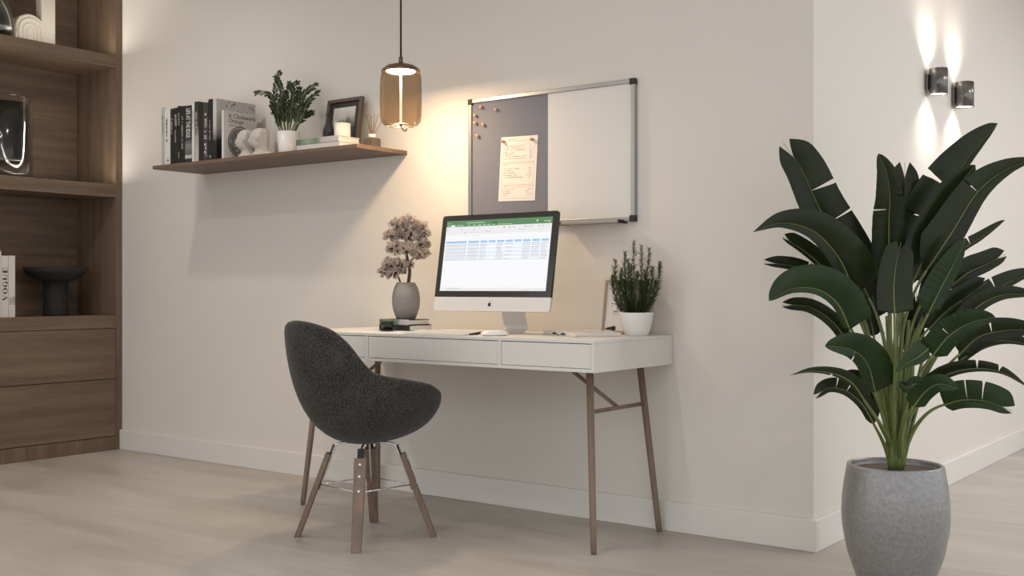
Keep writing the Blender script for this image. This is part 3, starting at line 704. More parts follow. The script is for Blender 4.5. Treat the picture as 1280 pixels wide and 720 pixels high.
M['bezel'] = plain('black_glass_bezel', (.030, .028, .026), .12, var=.02)
bm = B(); prism(bm, rrect(-ww/2, 0, ww/2, ch, .012, which=(1, 0, 0, 1)), O-un*.012, ux, uy, un, .012); obj('chin', bm, M['silver'], pc_, .0015)['label'] = 'silver chin'
bm = B(); prism(bm, rrect(-ww/2, ch, ww/2, hh, .012, which=(0, 1, 1, 0)), O-un*.010, ux, uy, un, .010); obj('bezel', bm, M['bezel'], pc_, .001)['label'] = 'black glass bezel'
bm = B()
ring = [[(s*math.cos(a)**1 if False else 0, 0) for a in (0,)] for s in (1,)]
prev = None
for j, (sc, dz) in enumerate(((1, .012), (.97, .020), (.8, .034), (.5, .044), (.2, .048))):
    pts = [bm.verts.new(O+ux*x*sc+uy*((y-hh/2)*sc+hh/2)-un*dz) for x, y in rrect(-ww/2, 0, ww/2, hh, .012)]
    if prev:
        for q in range(len(pts)): bm.faces.new((prev[q], prev[(q+1) % len(pts)], pts[(q+1) % len(pts)], pts[q])).smooth = True
    prev = pts
bm.faces.new(prev)
obj('back_shell', bm, M['silver'], pc_)
bz = ww*.044
sx0, sx1, sy0, sy1 = -ww/2+bz, ww/2-bz, ch+bz*.95, hh-bz*.9
sw, sh = sx1-sx0, sy1-sy0
SO = O+ux*sx0+uy*sy0
E0 = emit('screen_white', (.97, .98, 1.0), .93)
bm = B(); quad(bm, SO, ux, uy, 0, 0, sw, sh, .0006); scr = obj('screen', bm, E0, pc_)
def patch(name, rects, mat, t=.001):
    bm = B()
    for x0, y0, x1, y1 in rects: quad(bm, SO, ux, uy, x0*sw, (1-y1)*sh, x1*sw, (1-y0)*sh, t)
    return obj(name, bm, mat, scr)
patch('title_bar', [(0, 0, 1, .088)], emit('excel_green', (.085, .25, .10), .9))
patch('ribbon', [(0, .088, 1, .195)], emit('ribbon_grey', (.88, .875, .87), .93))
patch('ribbon_tab', [(.045, .062, .088, .088)], emit('ribbon_tab', (.88, .875, .87), .93), .0014)
rn = random.Random(21)
tx = [(.2+.02*i, .03, .2+.02*i+.014, .045) for i in range(9)]+[(.02, .03, .035, .045)]+[(x, .065, x+rn.uniform(.02, .035), .076) for x in (.012, .105, .14, .21, .265, .31, .36, .405, .45)]+[(.5+.016*i, .066, .5+.016*i+.011, .076) for i in range(9)]+[(.86, .03, .875, .06), (.93, .05, .97, .06)]
patch('menu_text', tx, emit('menu_text', (.55, .72, .56), .9), .0014)
patch('menu_dark_block', [(.44, .03, .50, .088)], emit('menu_dark', (.045, .15, .06), .9), .0012)  # darker green block over part of the title bar
ic = []
for i in range(26):
    x = rn.uniform(.12, .96); y = rn.choice((.105, .12, .135, .155, .17)); ic.append((x, y, x+rn.uniform(.006, .035), y+.008))
patch('ribbon_icons', ic, emit('icon_grey', (.62, .60, .60), .9), .0014)
patch('ribbon_icons', [(.56, .105, .573, .125), (.19, .17, .2, .18)], emit('icon_red', (.7, .3, .3), .9), .0015)
patch('ribbon_icons', [(.61, .115, .63, .13), (.65, .115, .67, .13), (.76, .11, .775, .13), (.88, .11, .895, .13), (.915, .11, .925, .13)], emit('icon_blue', (.45, .52, .7), .9), .0015)
patch('ribbon_icons', [(.008, .115, .02, .14), (.97, .05, .985, .07)], emit('icon_orange', (.85, .6, .3), .9), .0015)
patch('formula_bar', [(.18, .222, .34, .228), (0, .2, 1, .203), (0, .262, 1, .265)], emit('bar_grey', (.78, .77, .76), .93), .0012)
cols = [(.012, .222), (.24, .345), (.36, .425), (.44, .505), (.52, .59), (.605, .67), (.685, .75), (.765, .835), (.85, .92), (.935, 1.0)]
cols = [(a*.985, b*.985) for a, b in cols]
patch('header_cells', [(a, .295, b, .325) for a, b in cols], emit('header_blue', (.36, .58, .90), .93), .0012)
patch('table_bands', [(.012, .34+.052*i, .985, .366+.052*i) for i in range(5)], emit('band_blue', (.80, .88, .96), .95), .0010)
colt = {}
for r in range(9):
    for c, (a, b) in enumerate(cols):
        if c in (3, 6) or (c == 5 and r % 2) or (c == 8 and r > 7): continue
        x = a; ln = b-a if c in (0, 1, 7, 8) else (b-a)*rn.uniform(.65, 1.1)
        if c == 0 and r > 7: ln *= 1
        while x < a+ln:
            wd = rn.uniform(.006, .02); colt.setdefault(c, []).append((x, .342+.026*r, min(x+wd, a+ln), .351+.026*r)); x += wd+.003
CT = emit('cell_text', (.52, .54, .57), .9)
for c in sorted(colt): patch('cell_text', colt[c], CT, .0014)
patch('gridlines', [(.1*i, .6, .1*i+.0008, .95) for i in range(1, 10)]+[(0, .62+.05*i, 1, .621+.05*i) for i in range(7)], emit('grid_grey', (.87, .88, .885), .95), .0012)
patch('status_bar', [(0, .955, 1, 1)], emit('status_grey', (.88, .88, .875), .93), .0012)
patch('status_text', [(.06, .962, .2, .975), (.79, .985, .85, .992), (.9, .97, .98, .976)], emit('status_dim', (.66, .72, .66), .9), .0016)
# fruit emblem on the chin
def fruit(bm, o, s):
    body = []
    for i in range(40):
        a = 2*PI*i/40; r = 1+.10*math.cos(2*a)*.6
        x = .86*math.cos(a)*(1+.10*math.sin(a)); y = .9*math.sin(a)
        y -= .20*math.exp(-(x/.22)**2)*(1 if y > 0 else -.35)
        if x > .55: 
            bx, by = 1.0, .14; dd = math.hypot(x-bx, y-by)
            if dd < .42: x, y = bx+(x-bx)*.42/dd, by+(y-by)*.42/dd; x = min(x, bx-abs(.42**2-(y-by)**2)**.5)
        body.append((x*s, y*s))
    prism(bm, body, o, ux, uy, un, .0006)
    lf = [(.02, .98), (.10, 1.28), (.34, 1.5), (.32, 1.22), (.18, 1.03)]
    prism(bm, [(x*s, y*s) for x, y in lf], o, ux, uy, un, .0006)
bm = B(); fruit(bm, O+uy*ch*.47+un*.0002, ch*.16); obj('emblem', bm, M['black'], pc_)['label'] = 'black fruit emblem'
# stand: foot plate and bent neck
bm = B(); nw = ww*.1
st = smoothpts([(0, -.055, .004), (0, .05, .004), (0, .10, .006), (0, .125, .022), (0, .115, .06), (0, .075, zb+.10)], 24)
prev = None
for i, q in enumerate(st):
    d = (st[min(i+1, 24)]-st[max(i-1, 0)]).normalized(); n = Vector((1, 0, 0)).cross(d)
    sec = [bm.verts.new(q+Vector((x, 0, 0))+n*y) for x, y in ((-nw, -.0035), (nw, -.0035), (nw, .0035), (-nw, .0035))]
    if prev:
        for k in range(4): bm.faces.new((prev[k], prev[(k+1) % 4], sec[(k+1) % 4], sec[k])).smooth = False
    else: bm.faces.new(sec)
    prev = sec
bm.faces.new(prev)
so = obj('stand', bm, M['silver'], pc_, .002, loc=(ww*.015, .04, 0)); so['label'] = 'bent silver stand'

# keyboard and mouse
a, b = onZ(538, 416.3, DT), onZ(590, 419, DT)
kx, ky = -2.78, -.485
kb = thing('keyboard', 'slim white wedge keyboard in front of the computer', 'keyboard', (kx-.02, ky, DT), math.radians(2))
bm = B(); kw, kd = .30, .115
prism(bm, [(-kd/2, .001), (kd/2, .001), (kd/2, .014), (-kd/2, .0045)], (-kw/2, 0, 0), (0, 1, 0), (0, 0, 1), (1, 0, 0), kw); obj('body', bm, M['silver'], kb, .0012)
bm = B()
for r in range(5):
    for c in range(14):
        x = -kw/2+.008+c*(kw-.016)/14; y = -kd/2+.008+r*(kd-.016)/5; z = .0045+(y+kd/2+.008)/kd*.0095
        if r == 0 and 4 <= c <= 8:
            if c == 4: box(bm, (x, y, z), (x+5*(kw-.016)/14-.003, y+(kd-.016)/5-.003, z+.0016))
            continue
        box(bm, (x, y, z), (x+(kw-.016)/14-.003, y+(kd-.016)/5-.003, z+.0016))
ko = obj('keys', bm, plain('white_keys', (.80, .77, .72), .4, var=.01), kb)
bm = B(); prism(bm, [(-.02, .0008), (kd/2-.004, .0008), (kd/2-.004, .0115), (-.02, .0062)], (kw/2, 0, 0), (0, 1, 0), (0, 0, 1), (1, 0, 0), .0006); obj('end_wedge', bm, M['black'], kb)['label'] = 'black wedge on the right end'  # thin black wedge laid on the right end face
mp_ = onZ(617, 418, DT); mp_ = Vector((-2.545, -.475, DT))
mo = thing('computer_mouse', 'low rounded white mouse right of the keyboard', 'mouse', mp_, math.radians(-30))
bm = B(); rings = []
for j in range(9):
    u = j/8; zz_ = .019*math.sin(u*PI/2); sc = math.cos(u*PI/2)**.55 if j < 8 else 0
    rings.append([bm.verts.new((.0285*sc*math.copysign(abs(math.cos(q*PI/16))**.8, math.cos(q*PI/16)), .056*sc*math.copysign(abs(math.sin(q*PI/16))**.8, math.sin(q*PI/16)), .003+zz_)) for q in range(32)] if sc > 0 else [bm.verts.new((0, 0, .003+zz_))])
for r0, r1 in zip(rings, rings[1:]):
    for q in range(32):
        f = bm.faces.new((r0[q], r0[(q+1) % 32], r1[(q+1) % 32], r1[q]) if len(r1) > 1 else (r0[q], r0[(q+1) % 32], r1[0])); f.smooth = True
bm.faces.new(rings[0][::-1])
obj('shell', bm, plain('white_mouse', (.80, .77, .73), .25, var=.01), mo)
bm = B(); lathe(bm, [(0, 0), (.024, 0), (.026, .0035), (0, .0035)], 32)
for v in bm.verts: v.co.y *= 1.95
obj('base', bm, M['silver'], mo)

# desk books, cup, vase
YD = -.33
a = onY(474, 408, YD); b = onY(512, 408, YD); c_ = onX(540, 408, b.x)
w_ = b.x-a.x; d_ = c_.y-YD
flat_book('book', 'black-spined book lying on the desk under the green-spined book', ((a.x+b.x)/2, YD, DT), w_, d_, .024, M['black'], M['bookblack'], 'books lying under the grey vase')
gw2 = ramped('green_lilac_spine', [(.0, (.05, .10, .05)), (.3, (.16, .24, .14)), (.45, (.08, .15, .08)), (.62, (.16, .25, .15)), (.7, (.48, .42, .46)), (1, (.5, .46, .48))], 0, -w_/2, w_/2, .1, 40)
flat_book('book', 'green-spined book lying on the desk directly under the grey vase', ((a.x+b.x)/2-.003, YD+.002, DT+.0243), w_-.006, d_-.012, .023, M['black'], gw2, 'books lying under the grey vase')
zt = DT+.0243+.0234
pv = onY(507.5, 400, YD+d_*.5); pv.z = zt; k = scale_at(pv)
vz = thing('vase_plant', 'dried pale bonsai pine branches in a grey oval ceramic vase', 'plant', pv)
hv = onY(507, 353, pv.y).z-zt
prof = [(0, 0), (11.2*k, 0), (12*k, .6*k)]+[((11.8+5.6*math.sin(PI*(.06+.83*u))**1.0)*k if u < .99 else 12*k, hv*u) for u in [.06, .12, .2, .3, .4, .5, .6, .7, .8, .9, .96]]
prof = [(0, 0), (11*k, 0), (12*k, .7*k), (14*k, hv*.12), (16.3*k, hv*.27), (17.4*k, hv*.42), (17.5*k, hv*.55), (16.8*k, hv*.7), (15*k, hv*.84), (12.6*k, hv*.95), (11.2*k, hv), (10*k, hv), (10.8*k, hv*.95), (13*k, hv*.84), (0, hv*.6)]
bm = B(); lathe(bm, prof, 48); obj('vase', bm, M['vase_grey'], vz)
bark = plain('dry_bark', (.10, .075, .06), .9, var=.3, bump=.5)
bm = B()
def vt(px, py, d=0): return toLocal(px, py, vz, d)
for pts, r0, r1 in (([(507, 375), (511, 350), (512, 335), (508, 318), (507, 300), (510, 285)], .009, .004), ([(506, 375), (500, 352), (494, 338), (486, 332)], .005, .002),
                    ([(511, 328), (519, 322), (530, 322)], .004, .002), ([(508, 312), (500, 308), (492, 306)], .003, .0015), ([(508, 305), (520, 298), (530, 294)], .003, .0015)):
    q = smoothpts([vt(x, y) for x, y in pts], 12); tube(bm, q, [r0+(r1-r0)*i/12 for i in range(13)], 7)
obj('branches', bm, bark, vz)
M['pine'] = plain('pale_dry_needles', (.60, .50, .43), .9, var=.45, scale=90)
rnd = random.Random(12); bm = B(); bt = B()
clumps = [(497, 281, 9), (510, 279, 10.5), (525, 286, 9.5), (487, 295, 7.5), (532, 293, 5.5), (499, 295, 10), (515, 297, 11), (529, 307, 8), (494, 311, 9.5), (510, 313, 10), (523, 319, 8.5), (532, 317, 5),
          (487, 331, 9), (479, 341, 6.5), (499, 333, 10), (511, 331, 5.5), (491, 343, 7.5), (502, 341, 5)]
up = Vector((0, 0, 1))
for cx_, cy_, r in clumps:
    c = vt(cx_, cy_, rnd.uniform(-.03, .03)); R = r*k*1.32
    for j in range(int(34+r*4)):
        d = Vector((rnd.gauss(0, 1), rnd.gauss(0, 1), rnd.gauss(.25, .8))).normalized()
        o = c+Vector((d.x, d.y, d.z*.85))*R*rnd.uniform(.45, .85); g = (d*.7+up*.75+Vector((rnd.uniform(-.3, .3), rnd.uniform(-.3, .3), 0))).normalized()
        tube(bt, [c+(o-c)*.3, o], .0011, 4)
        for n in range(20):
            nd = (g+Vector((rnd.gauss(0, .5), rnd.gauss(0, .5), rnd.gauss(0, .4)))).normalized(); Ln = R*rnd.uniform(.22, .42)
            s = nd.cross(Vector((rnd.random()-.5, rnd.random()-.5, rnd.random()-.5))).normalized()*.0012
            bm.faces.new([bm.verts.new(o-s), bm.verts.new(o+s), bm.verts.new(o+nd*Ln+s*.4), bm.verts.new(o+nd*Ln-s*.4)])
obj('twigs', bt, bark, vz); obj('needles', bm, M['pine'], vz)
YCUP = YD-.055
pcup = onY(484.3, 409, YCUP); pcup.z = DT; k = scale_at(pcup)
sa = tag(obj('saucer', (lambda bm: (lathe(bm, [(0, 0), (7*k, 0), (10.5*k, 1.6*k), (11*k, 2.2*k), (10*k, 2.0*k), (6.5*k, 1.0*k), (0, .9*k)], 40), bm)[1])(B()), M['blackgloss'], loc=pcup), 'black saucer under the small black cup on the desk', 'saucer')
cu = thing('cup', 'small glossy black cup standing in front of the desk books', 'cup', pcup+Vector((0, 0, 1.1*k)))
hc = 11*k
bm = B(); lathe(bm, [(0, 0), (5.0*k, 0), (5.6*k, .6*k), (7.2*k, hc*.5), (8.2*k, hc), (7.6*k, hc), (6.6*k, hc*.5), (5*k, 1.4*k), (0, 1.2*k)], 40); obj('bowl', bm, M['blackgloss'], cu)
bm = B(); tube(bm, smoothpts([(-6.6*k, .0, hc*.8), (-10*k, 0, hc*.78), (-10.6*k, 0, hc*.5), (-6.2*k, 0, hc*.3)], 12), .8*k, 8); obj('handle', bm, M['blackgloss'], cu)

# open book
g0 = onZ(697, 419.6, DT)
og = Vector((-2.313, -.236, DT)); ob = thing('open_book', 'open book lying face up on the desk in front of the framed print', 'book', og, math.radians(60))
def halfpage(sgn):
    bm = B(); pr = []
    for i in range(15):
        u = i/14; pr.append((sgn*.14*u, .0175*(math.sin(min(1, u/.28)*PI/2))*(1-.45*u)+.003))
    lo = [(sgn*.14*u, .0035) for u in (1, .7, .4, .1, .0)]
    prism(bm, pr+lo, (-.095, 0, 0), (0, 1, 0), (0, 0, 1), (1, 0, 0), .19); return bm
for s in (-1, 1): obj('page_block', halfpage(s), plain('book_paper', (.72, .67, .60), .75, var=.05, scale=30), ob, smooth=False)
bm = B(); box(bm, (-.098, -.144, 0), (.098, .144, .0032)); obj('cover', bm, M['bookwhite'], ob, .001)
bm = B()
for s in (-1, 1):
    prism(bm, [(s*(.012+.05*u), .0045+.0075*math.sin(u*PI)) for u in [i/8 for i in range(9)]], (-.0952, 0, 0), (0, 1, 0), (0, 0, 1), (-1, 0, 0), .0006)  # black slivers paint the shade in the hollows below the page curls
obj('painted_page_shade', bm, M['ink'], ob)['label'] = 'black shapes painted as shade under the curled pages'
bm = B(); tube(bm, [(-.1, 0, .003), (.098, 0, .003)], .0026, 8); obj('spine', bm, M['black'], ob)

# framed print and rosemary pot
a, b = onY(760, 350, -.022), onY(804.5, 345, -.022)
w = b.x-a.x; h = a.z-DT
t = thing('framed_print', 'pale wood framed print leaning on the wall behind the rosemary pot', 'picture frame', ((a.x+b.x)/2, -.062, DT+.0012)); t.rotation_euler = (-math.radians(9), 0, 0)
palew = wood('pale_wood', (.42, .30, .22), (.33, .235, .17), 2)
pr = picture(t, w, h, .010, palew, M['bookwhite'], .0, plain('print_paper', (.70, .68, .65), .8, var=.02), .014)
bm = B(); rnd = random.Random(5)
for j in range(16):
    x = -w*.28+rnd.random()*w*.42; z = h*(.42+.30*rnd.random()); s = rnd.uniform(.0012, .003)
    prism(bm, [(s*math.cos(q*PI/3), s*math.sin(q*PI/3)) for q in range(6)], (x, -.0080, z), (1, 0, 0), (0, 0, 1), (0, -1, 0), .0003)
dashes(bm, (-w*.22, -.0082, h*.385), (1, 0, 0), (0, 0, 1), w*.42, .008, 8, .25, 5)
bird = [(-.046, .0), (-.03, .009), (-.012, .012), (.0, .016), (.012, .017), (.018, .010), (.016, -.002), (.010, -.010), (-.005, -.004), (-.03, -.002)]
prism(bm, [(x*.8, y*.8) for x, y in bird], (-w*.20, -.0082, h*.075), (1, 0, 0), (0, 0, 1), (0, -1, 0), .0004)
obj('printed_shapes', bm, M['ink'], t)
bm = B(); dashes(bm, (-w*.22, -.0082, h*.345), (1, 0, 0), (0, 0, 1), w*.38, .004, 9, .25, 6); obj('printed_caption', bm, M['inkred'], t)
YR = -.145
pr_ = onY(796, 416, YR); pr_.z = DT; k = scale_at(pr_)
t = thing('rosemary_plant', 'upright rosemary in a round white pot at the right end of the desk', 'plant', pr_)
hr = onY(796, 390.5, YR).z-DT
bm = B(); lathe(bm, [(0, 0), (13.5*k, 0), (14.5*k, .5*k), (17.2*k, hr*.3), (19.4*k, hr*.62), (20.8*k, hr*.95), (20.6*k, hr), (19.6*k, hr), (19*k, hr-3*k), (0, hr-3*k)], 48); obj('pot', bm, M['ceram_white'], t)
bm = B(); lathe(bm, [(0, hr-2.6*k), (19.2*k, hr-2.8*k)], 36); obj('soil', bm, M['soil'], t)
M['needle'] = plain('rosemary_needles', (.080, .105, .045), .6, var=.55, scale=120)
bs, bn = B(), B(); rnd = random.Random(8)
tips = [(766, 346), (769, 326), (777, 336), (781.5, 315), (785, 325), (792, 301), (801.6, 307), (811.7, 311), (815.6, 334), (825, 328), (789, 330), (806, 338), (797, 340), (781, 350), (820, 352), (773, 352), (810, 350), (788, 352), (801, 352)]
for i, (x, y) in enumerate(tips):
    bx = 796+(x-796)*.32+rnd.uniform(-2, 2); dep = rnd.uniform(-.05, .05); spread = (x-796)
    pts = smoothpts([toLocal(bx, 392, t, dep*.5), toLocal(bx+spread*.42, 372 if y < 340 else 380, t, dep*.8), toLocal(bx+spread*.62, (372+y)/2, t, dep), toLocal(x, y, t, dep)], 34)
    tube(bs, pts, [.0018-.001*j/34 for j in range(35)], 5)
    for j in range(1, 35):
        d = (pts[j]-pts[j-1]).normalized()
        for n in range(13):
            rv = Vector((rnd.gauss(0, 1), rnd.gauss(0, 1), rnd.gauss(0, 1))); rv = (rv-d*rv.dot(d)).normalized()
            nd = (d*rnd.uniform(.35, .95)+rv*.9).normalized(); Ln = rnd.uniform(.014, .031)*(1.0 if j < 31 else .7); s = nd.cross(d).normalized()*.00115; o = pts[j-1].lerp(pts[j], rnd.random())
            bn.faces.new([bn.verts.new(o-s*.6), bn.verts.new(o+s*.6), bn.verts.new(o+nd*Ln*.6+s), bn.verts.new(o+nd*Ln), bn.verts.new(o+nd*Ln*.6-s)])
obj('stems', bs, stem_green, t); obj('foliage', bn, M['needle'], t)

# ------------------------------------------------------------------ chair
def tweed():
    m, nt, b = newmat('charcoal_tweed'); N = nt.nodes; Lk = nt.links
    tc = N.new('ShaderNodeTexCoord'); n1 = N.new('ShaderNodeTexNoise'); n1.inputs['Scale'].default_value = 240; n1.inputs['Detail'].default_value = 2
    n2 = N.new('ShaderNodeTexNoise'); n2.inputs['Scale'].default_value = 14; n2.inputs['Detail'].default_value = 3
    Lk.new(tc.outputs['Object'], n1.inputs['Vector']); Lk.new(tc.outputs['Object'], n2.inputs['Vector'])
    a = N.new('ShaderNodeMath'); a.operation = 'MULTIPLY_ADD'; a.inputs[1].default_value = .22; Lk.new(n2.outputs['Fac'], a.inputs[0]); Lk.new(n1.outputs['Fac'], a.inputs[2])
    rp = N.new('ShaderNodeValToRGB'); e = rp.color_ramp.elements; e[0].position = .5; e[0].color = (.017, .0155, .014, 1); e[1].position = .80; e[1].color = (.085, .078, .070, 1)
    Lk.new(a.outputs[0], rp.inputs[0]); Lk.new(rp.outputs[0], b.inputs['Base Color']); b.inputs['Roughness'].default_value = .95; b.inputs['Specular IOR Level'].default_value = .15
    b.inputs['Sheen Weight'].default_value = .15
    bp = N.new('ShaderNodeBump'); bp.inputs['Strength'].default_value = .7; bp.inputs['Distance'].default_value = .002; Lk.new(n1.outputs['Fac'], bp.inputs['Height']); Lk.new(bp.outputs['Normal'], b.inputs['Normal'])
    return m
M['fabric'] = tweed()
chair = thing('desk_chair', 'charcoal tweed bucket chair on four splayed walnut legs before the desk', 'chair', (-2.92, -.78, 0), math.radians(-8.1))
rim = [(0, .228, .425), (25, .248, .436), (40, .280, .486), (55, .293, .540), (72, .289, .576), (95, .283, .598), (110, .274, .610), (121, .268, .622), (128, .268, .652), (140, .282, .728), (152, .300, .780), (168, .316, .803), (180, .320, .808)]
def rim_at(th):
    th = abs((th+180) % 360-180)
    for (a, r0, z0), (b, r1, z1) in zip(rim, rim[1:]):
        if th <= b:
            u = (th-a)/(b-a); u = u*u*(3-2*u) if False else u; return r0+(r1-r0)*u, z0+(z1-z0)*u
    return rim[-1][1:]
bm = B(); NA = 72; rings = []
z0 = .348
us = [.12, .28, .45, .6, .74, .87, .96]
for kind, u in [('o', u) for u in us]+[('o', 1), ('t', 1), ('i', 1)]+[('i', u) for u in (.93, .82, .68, .5, .3, .12)]:
    rg = []
    for q in range(NA):
        th = q*360/NA; R, zr = rim_at(th); s, c = math.sin(math.radians(th)), math.cos(math.radians(th))
        back = max(0, -c); 
        if kind == 'o':
            m_ = min(1, max(0, (back-.1)/.5)); r = R*((.80+.14*m_)*math.sin(u*PI/2)**(.95-.18*m_)+(.20-.14*m_)*u); z = z0+(zr-z0)*(1-math.cos(u*PI/2))**1.05 + .012*max(0, c)*u
        elif kind == 't': r = R-.016; z = zr+.012
        else:
            t_ = .036
            if u == 1: r = R-.034; z = zr-.002
            else:
                r = (R-t_)*(.72*u+.28*math.sin(u*PI/2)); z = .425+max(0, zr-.44)*u**4.5
        rg.append(bm.verts.new((s*r, c*r, z)))
    rings.append(rg)
for r0, r1 in zip(rings, rings[1:]):
    for q in range(NA): bm.faces.new((r0[q], r0[(q+1) % NA], r1[(q+1) % NA], r1[q])).smooth = True
b0 = bm.verts.new((0, 0, z0)); b1 = bm.verts.new((0, 0, .423))
for q in range(NA):
    bm.faces.new((b0, rings[0][(q+1) % NA], rings[0][q])).smooth = True; bm.faces.new((b1, rings[-1][q], rings[-1][(q+1) % NA])).smooth = True
obj('seat_shell', bm, M['fabric'], chair, sub=1)
for q in range(4):
    an = PI/4+q*PI/2; rad = Vector((math.cos(an), math.sin(an), 0)); tg = Vector((-rad.y, rad.x, 0))
    foot = rad*.255; top = rad*.138+Vector((0, 0, .312)); ax = (top-foot).normalized(); nn = tg.cross(ax)
    if nn.dot(rad) < 0: nn = -nn
    bm = B(); prev = None
    for c, hw, th in ((foot, .0175, .010), (top, .0225, .010)):
        ring_ = [bm.verts.new(c+tg*x*hw+nn*y*th-(ax*((c+nn*y*th).z/ax.z) if c is foot else Vector())) for x, y in ((-1, -1), (1, -1), (1, 1), (-1, 1))]
        if prev:
            for j in range(4): bm.faces.new((prev[j], prev[(j+1) % 4], ring_[(j+1) % 4], ring_[j]))
        else: bm.faces.new(ring_[::-1])
        prev = ring_
    bm.faces.new(prev); lg = obj('leg', bm, M['leg_wood'], chair, .002)
    for f in (.93, .80, .64):
        bm = B(); c = foot.lerp(top, f)+nn*.0095; tube(bm, [c, c+nn*.003], .0042, 12); obj('bolt', bm, plain('bolt_steel', (.8, .8, .8), .3, .8), lg)
    bm = B(); s0 = top-ax*.14-nn*.013
    tube(bm, smoothpts([foot.lerp(top, .58)-nn*.014, top-nn*.013, top+ax*.02-nn*.014, rad*.105+Vector((0, 0, .347)), rad*.055+Vector((0, 0, .352)), rad*.01+Vector((0, 0, .352))], 22), .0042, 8)
    obj('steel_rod', bm, M['chrome'], chair)
    bm = B(); c = top+ax*.004-nn*.004
    prism(bm, [(-.013, -.02), (.013, -.02), (.013, .034), (-.013, .034)], c-nn*.004, tg, ax, nn, .004); obj('bracket', bm, M['blackgloss'], chair)
    an2 = an+PI/2; rad2 = Vector((math.cos(an2), math.sin(an2), 0)); rr = .138+.117*(1-.195/.312)-.012
    bm = B(); tube(bm, [rad*rr+Vector((0, 0, .195)), rad2*rr+Vector((0, 0, .195))], .0026, 8); obj('stretcher_wire', bm, M['chrome'], chair)

# ------------------------------------------------------------------ wall sconces
def sconce(px, pyt, pyb, label):
    xs = XC+.052
    c = onX(px, (pyt+pyb)/2, xs); k = scale_at(c)
    t = thing('wall_sconce', label, 'wall lamp', (XC, c.y, c.z), 0, 'cylinder up-down wall lamps')
    R = 11.2*k; Hh = (pyb-pyt)/2*k
    steel = plain('gunmetal', (.17, .165, .16), .28, 1, var=.05)
    bm = B(); lathe(bm, [(R*.86, -Hh+.012), (R*.88, -Hh), (R, -Hh), (R, Hh), (R*.88, Hh), (R*.86, Hh-.012)], 40, (.052, 0, 0)); obj('cylinder', bm, steel, t)
    for s in (-1, 1):
        bm = B(); lathe(bm, [(0, s*(Hh-.003)), (R*.87, s*(Hh-.003))], 32, (.052, 0, 0)); obj('lens', bm, emit('sconce_lens', (1, .92, .8), 6), t)['label'] = 'glowing lens'
        ld = bpy.data.lights.new('sconce_light', 'SPOT'); lo = bpy.data.objects.new('sconce_light', ld); COL.objects.link(lo)
        lo.location = (XC+.048, c.y, c.z+s*(Hh+.001)); lo.rotation_euler = (0 if s < 0 else PI, 0, 0)
        ld.energy = 11; ld.spot_size = math.radians(128); ld.spot_blend = 1; ld.color = (1, .90, .78); ld.shadow_soft_size = .012
    bm = B(); box(bm, (.014, -.016, -Hh*.5), (.052-R*.9, .016, Hh*.5)); obj('arm', bm, steel, t, .003)
    bm = B(); box(bm, (.0005, -.03, -Hh*.62), (.015, .03, Hh*.62)); obj('wall_plate', bm, steel, t, .003)
sconce(1173, 86, 118, 'dark steel cylinder wall lamp on the left, nearer the back wall corner')
sconce(1205.5, 103, 134, 'dark steel cylinder wall lamp on the right, farther along the side wall')

# ------------------------------------------------------------------ big potted plant
PD = 3.42
pp = deep(1119, 360, PD); pp.z = 0; k = PD/F
big = thing('floor_plant', 'large bird-of-paradise plant in a grey concrete floor pot', 'plant', pp)
def potmat():
    m, nt, b = newmat('grey_glazed_concrete'); N = nt.nodes; Lk = nt.links
    tc = N.new('ShaderNodeTexCoord'); n1 = N.new('ShaderNodeTexNoise'); n1.inputs['Scale'].default_value = 90; n1.inputs['Detail'].default_value = 5
    n2 = N.new('ShaderNodeTexVoronoi'); n2.inputs['Scale'].default_value = 45
    Lk.new(tc.outputs['Object'], n1.inputs['Vector']); Lk.new(tc.outputs['Object'], n2.inputs['Vector'])
    rp = N.new('ShaderNodeValToRGB'); e = rp.color_ramp.elements; e[0].position = .3; e[0].color = (.225, .222, .22, 1); e[1].position = .75; e[1].color = (.31, .305, .30, 1)
    Lk.new(n1.outputs['Fac'], rp.inputs[0]); Lk.new(rp.outputs[0], b.inputs['Base Color'])
    b.inputs['Roughness'].default_value = .30; b.inputs['Metallic'].default_value = .3; b.inputs['Specular IOR Level'].default_value = .6
    ad = N.new('ShaderNodeMath'); ad.operation = 'ADD'; Lk.new(n1.outputs['Fac'], ad.inputs[0]); Lk.new(n2.outputs['Distance'], ad.inputs[1])
    bp = N.new('ShaderNodeBump'); bp.inputs['Strength'].default_value = .22; bp.inputs['Distance'].default_value = .004; Lk.new(ad.outputs[0], bp.inputs['Height']); Lk.new(bp.outputs['Normal'], b.inputs['Normal'])
    return m
zr = .93-(580-360)*k
bm = B(); prof = [(0, 0), (38*k, 0), (43*k, 3*k), (48.5*k, 18*k), (58*k, 45*k), (63.6*k, 75*k), (65*k, 95*k), (64*k, 115*k), (61.5*k, 135*k), (58.2*k, zr-.004), (57.5*k, zr), (54*k, zr), (53.5*k, zr-.006), (55*k, zr-.03), (0, zr-.03)]
lathe(bm, prof, 72); obj('pot', bm, potmat(), big)
bm = B(); rg = lathe(bm, [(0, zr-.016), (20*k, zr-.017), (40*k, zr-.018), (54*k, zr-.02)], 48)
obj('soil', bm, M['soil'], big)
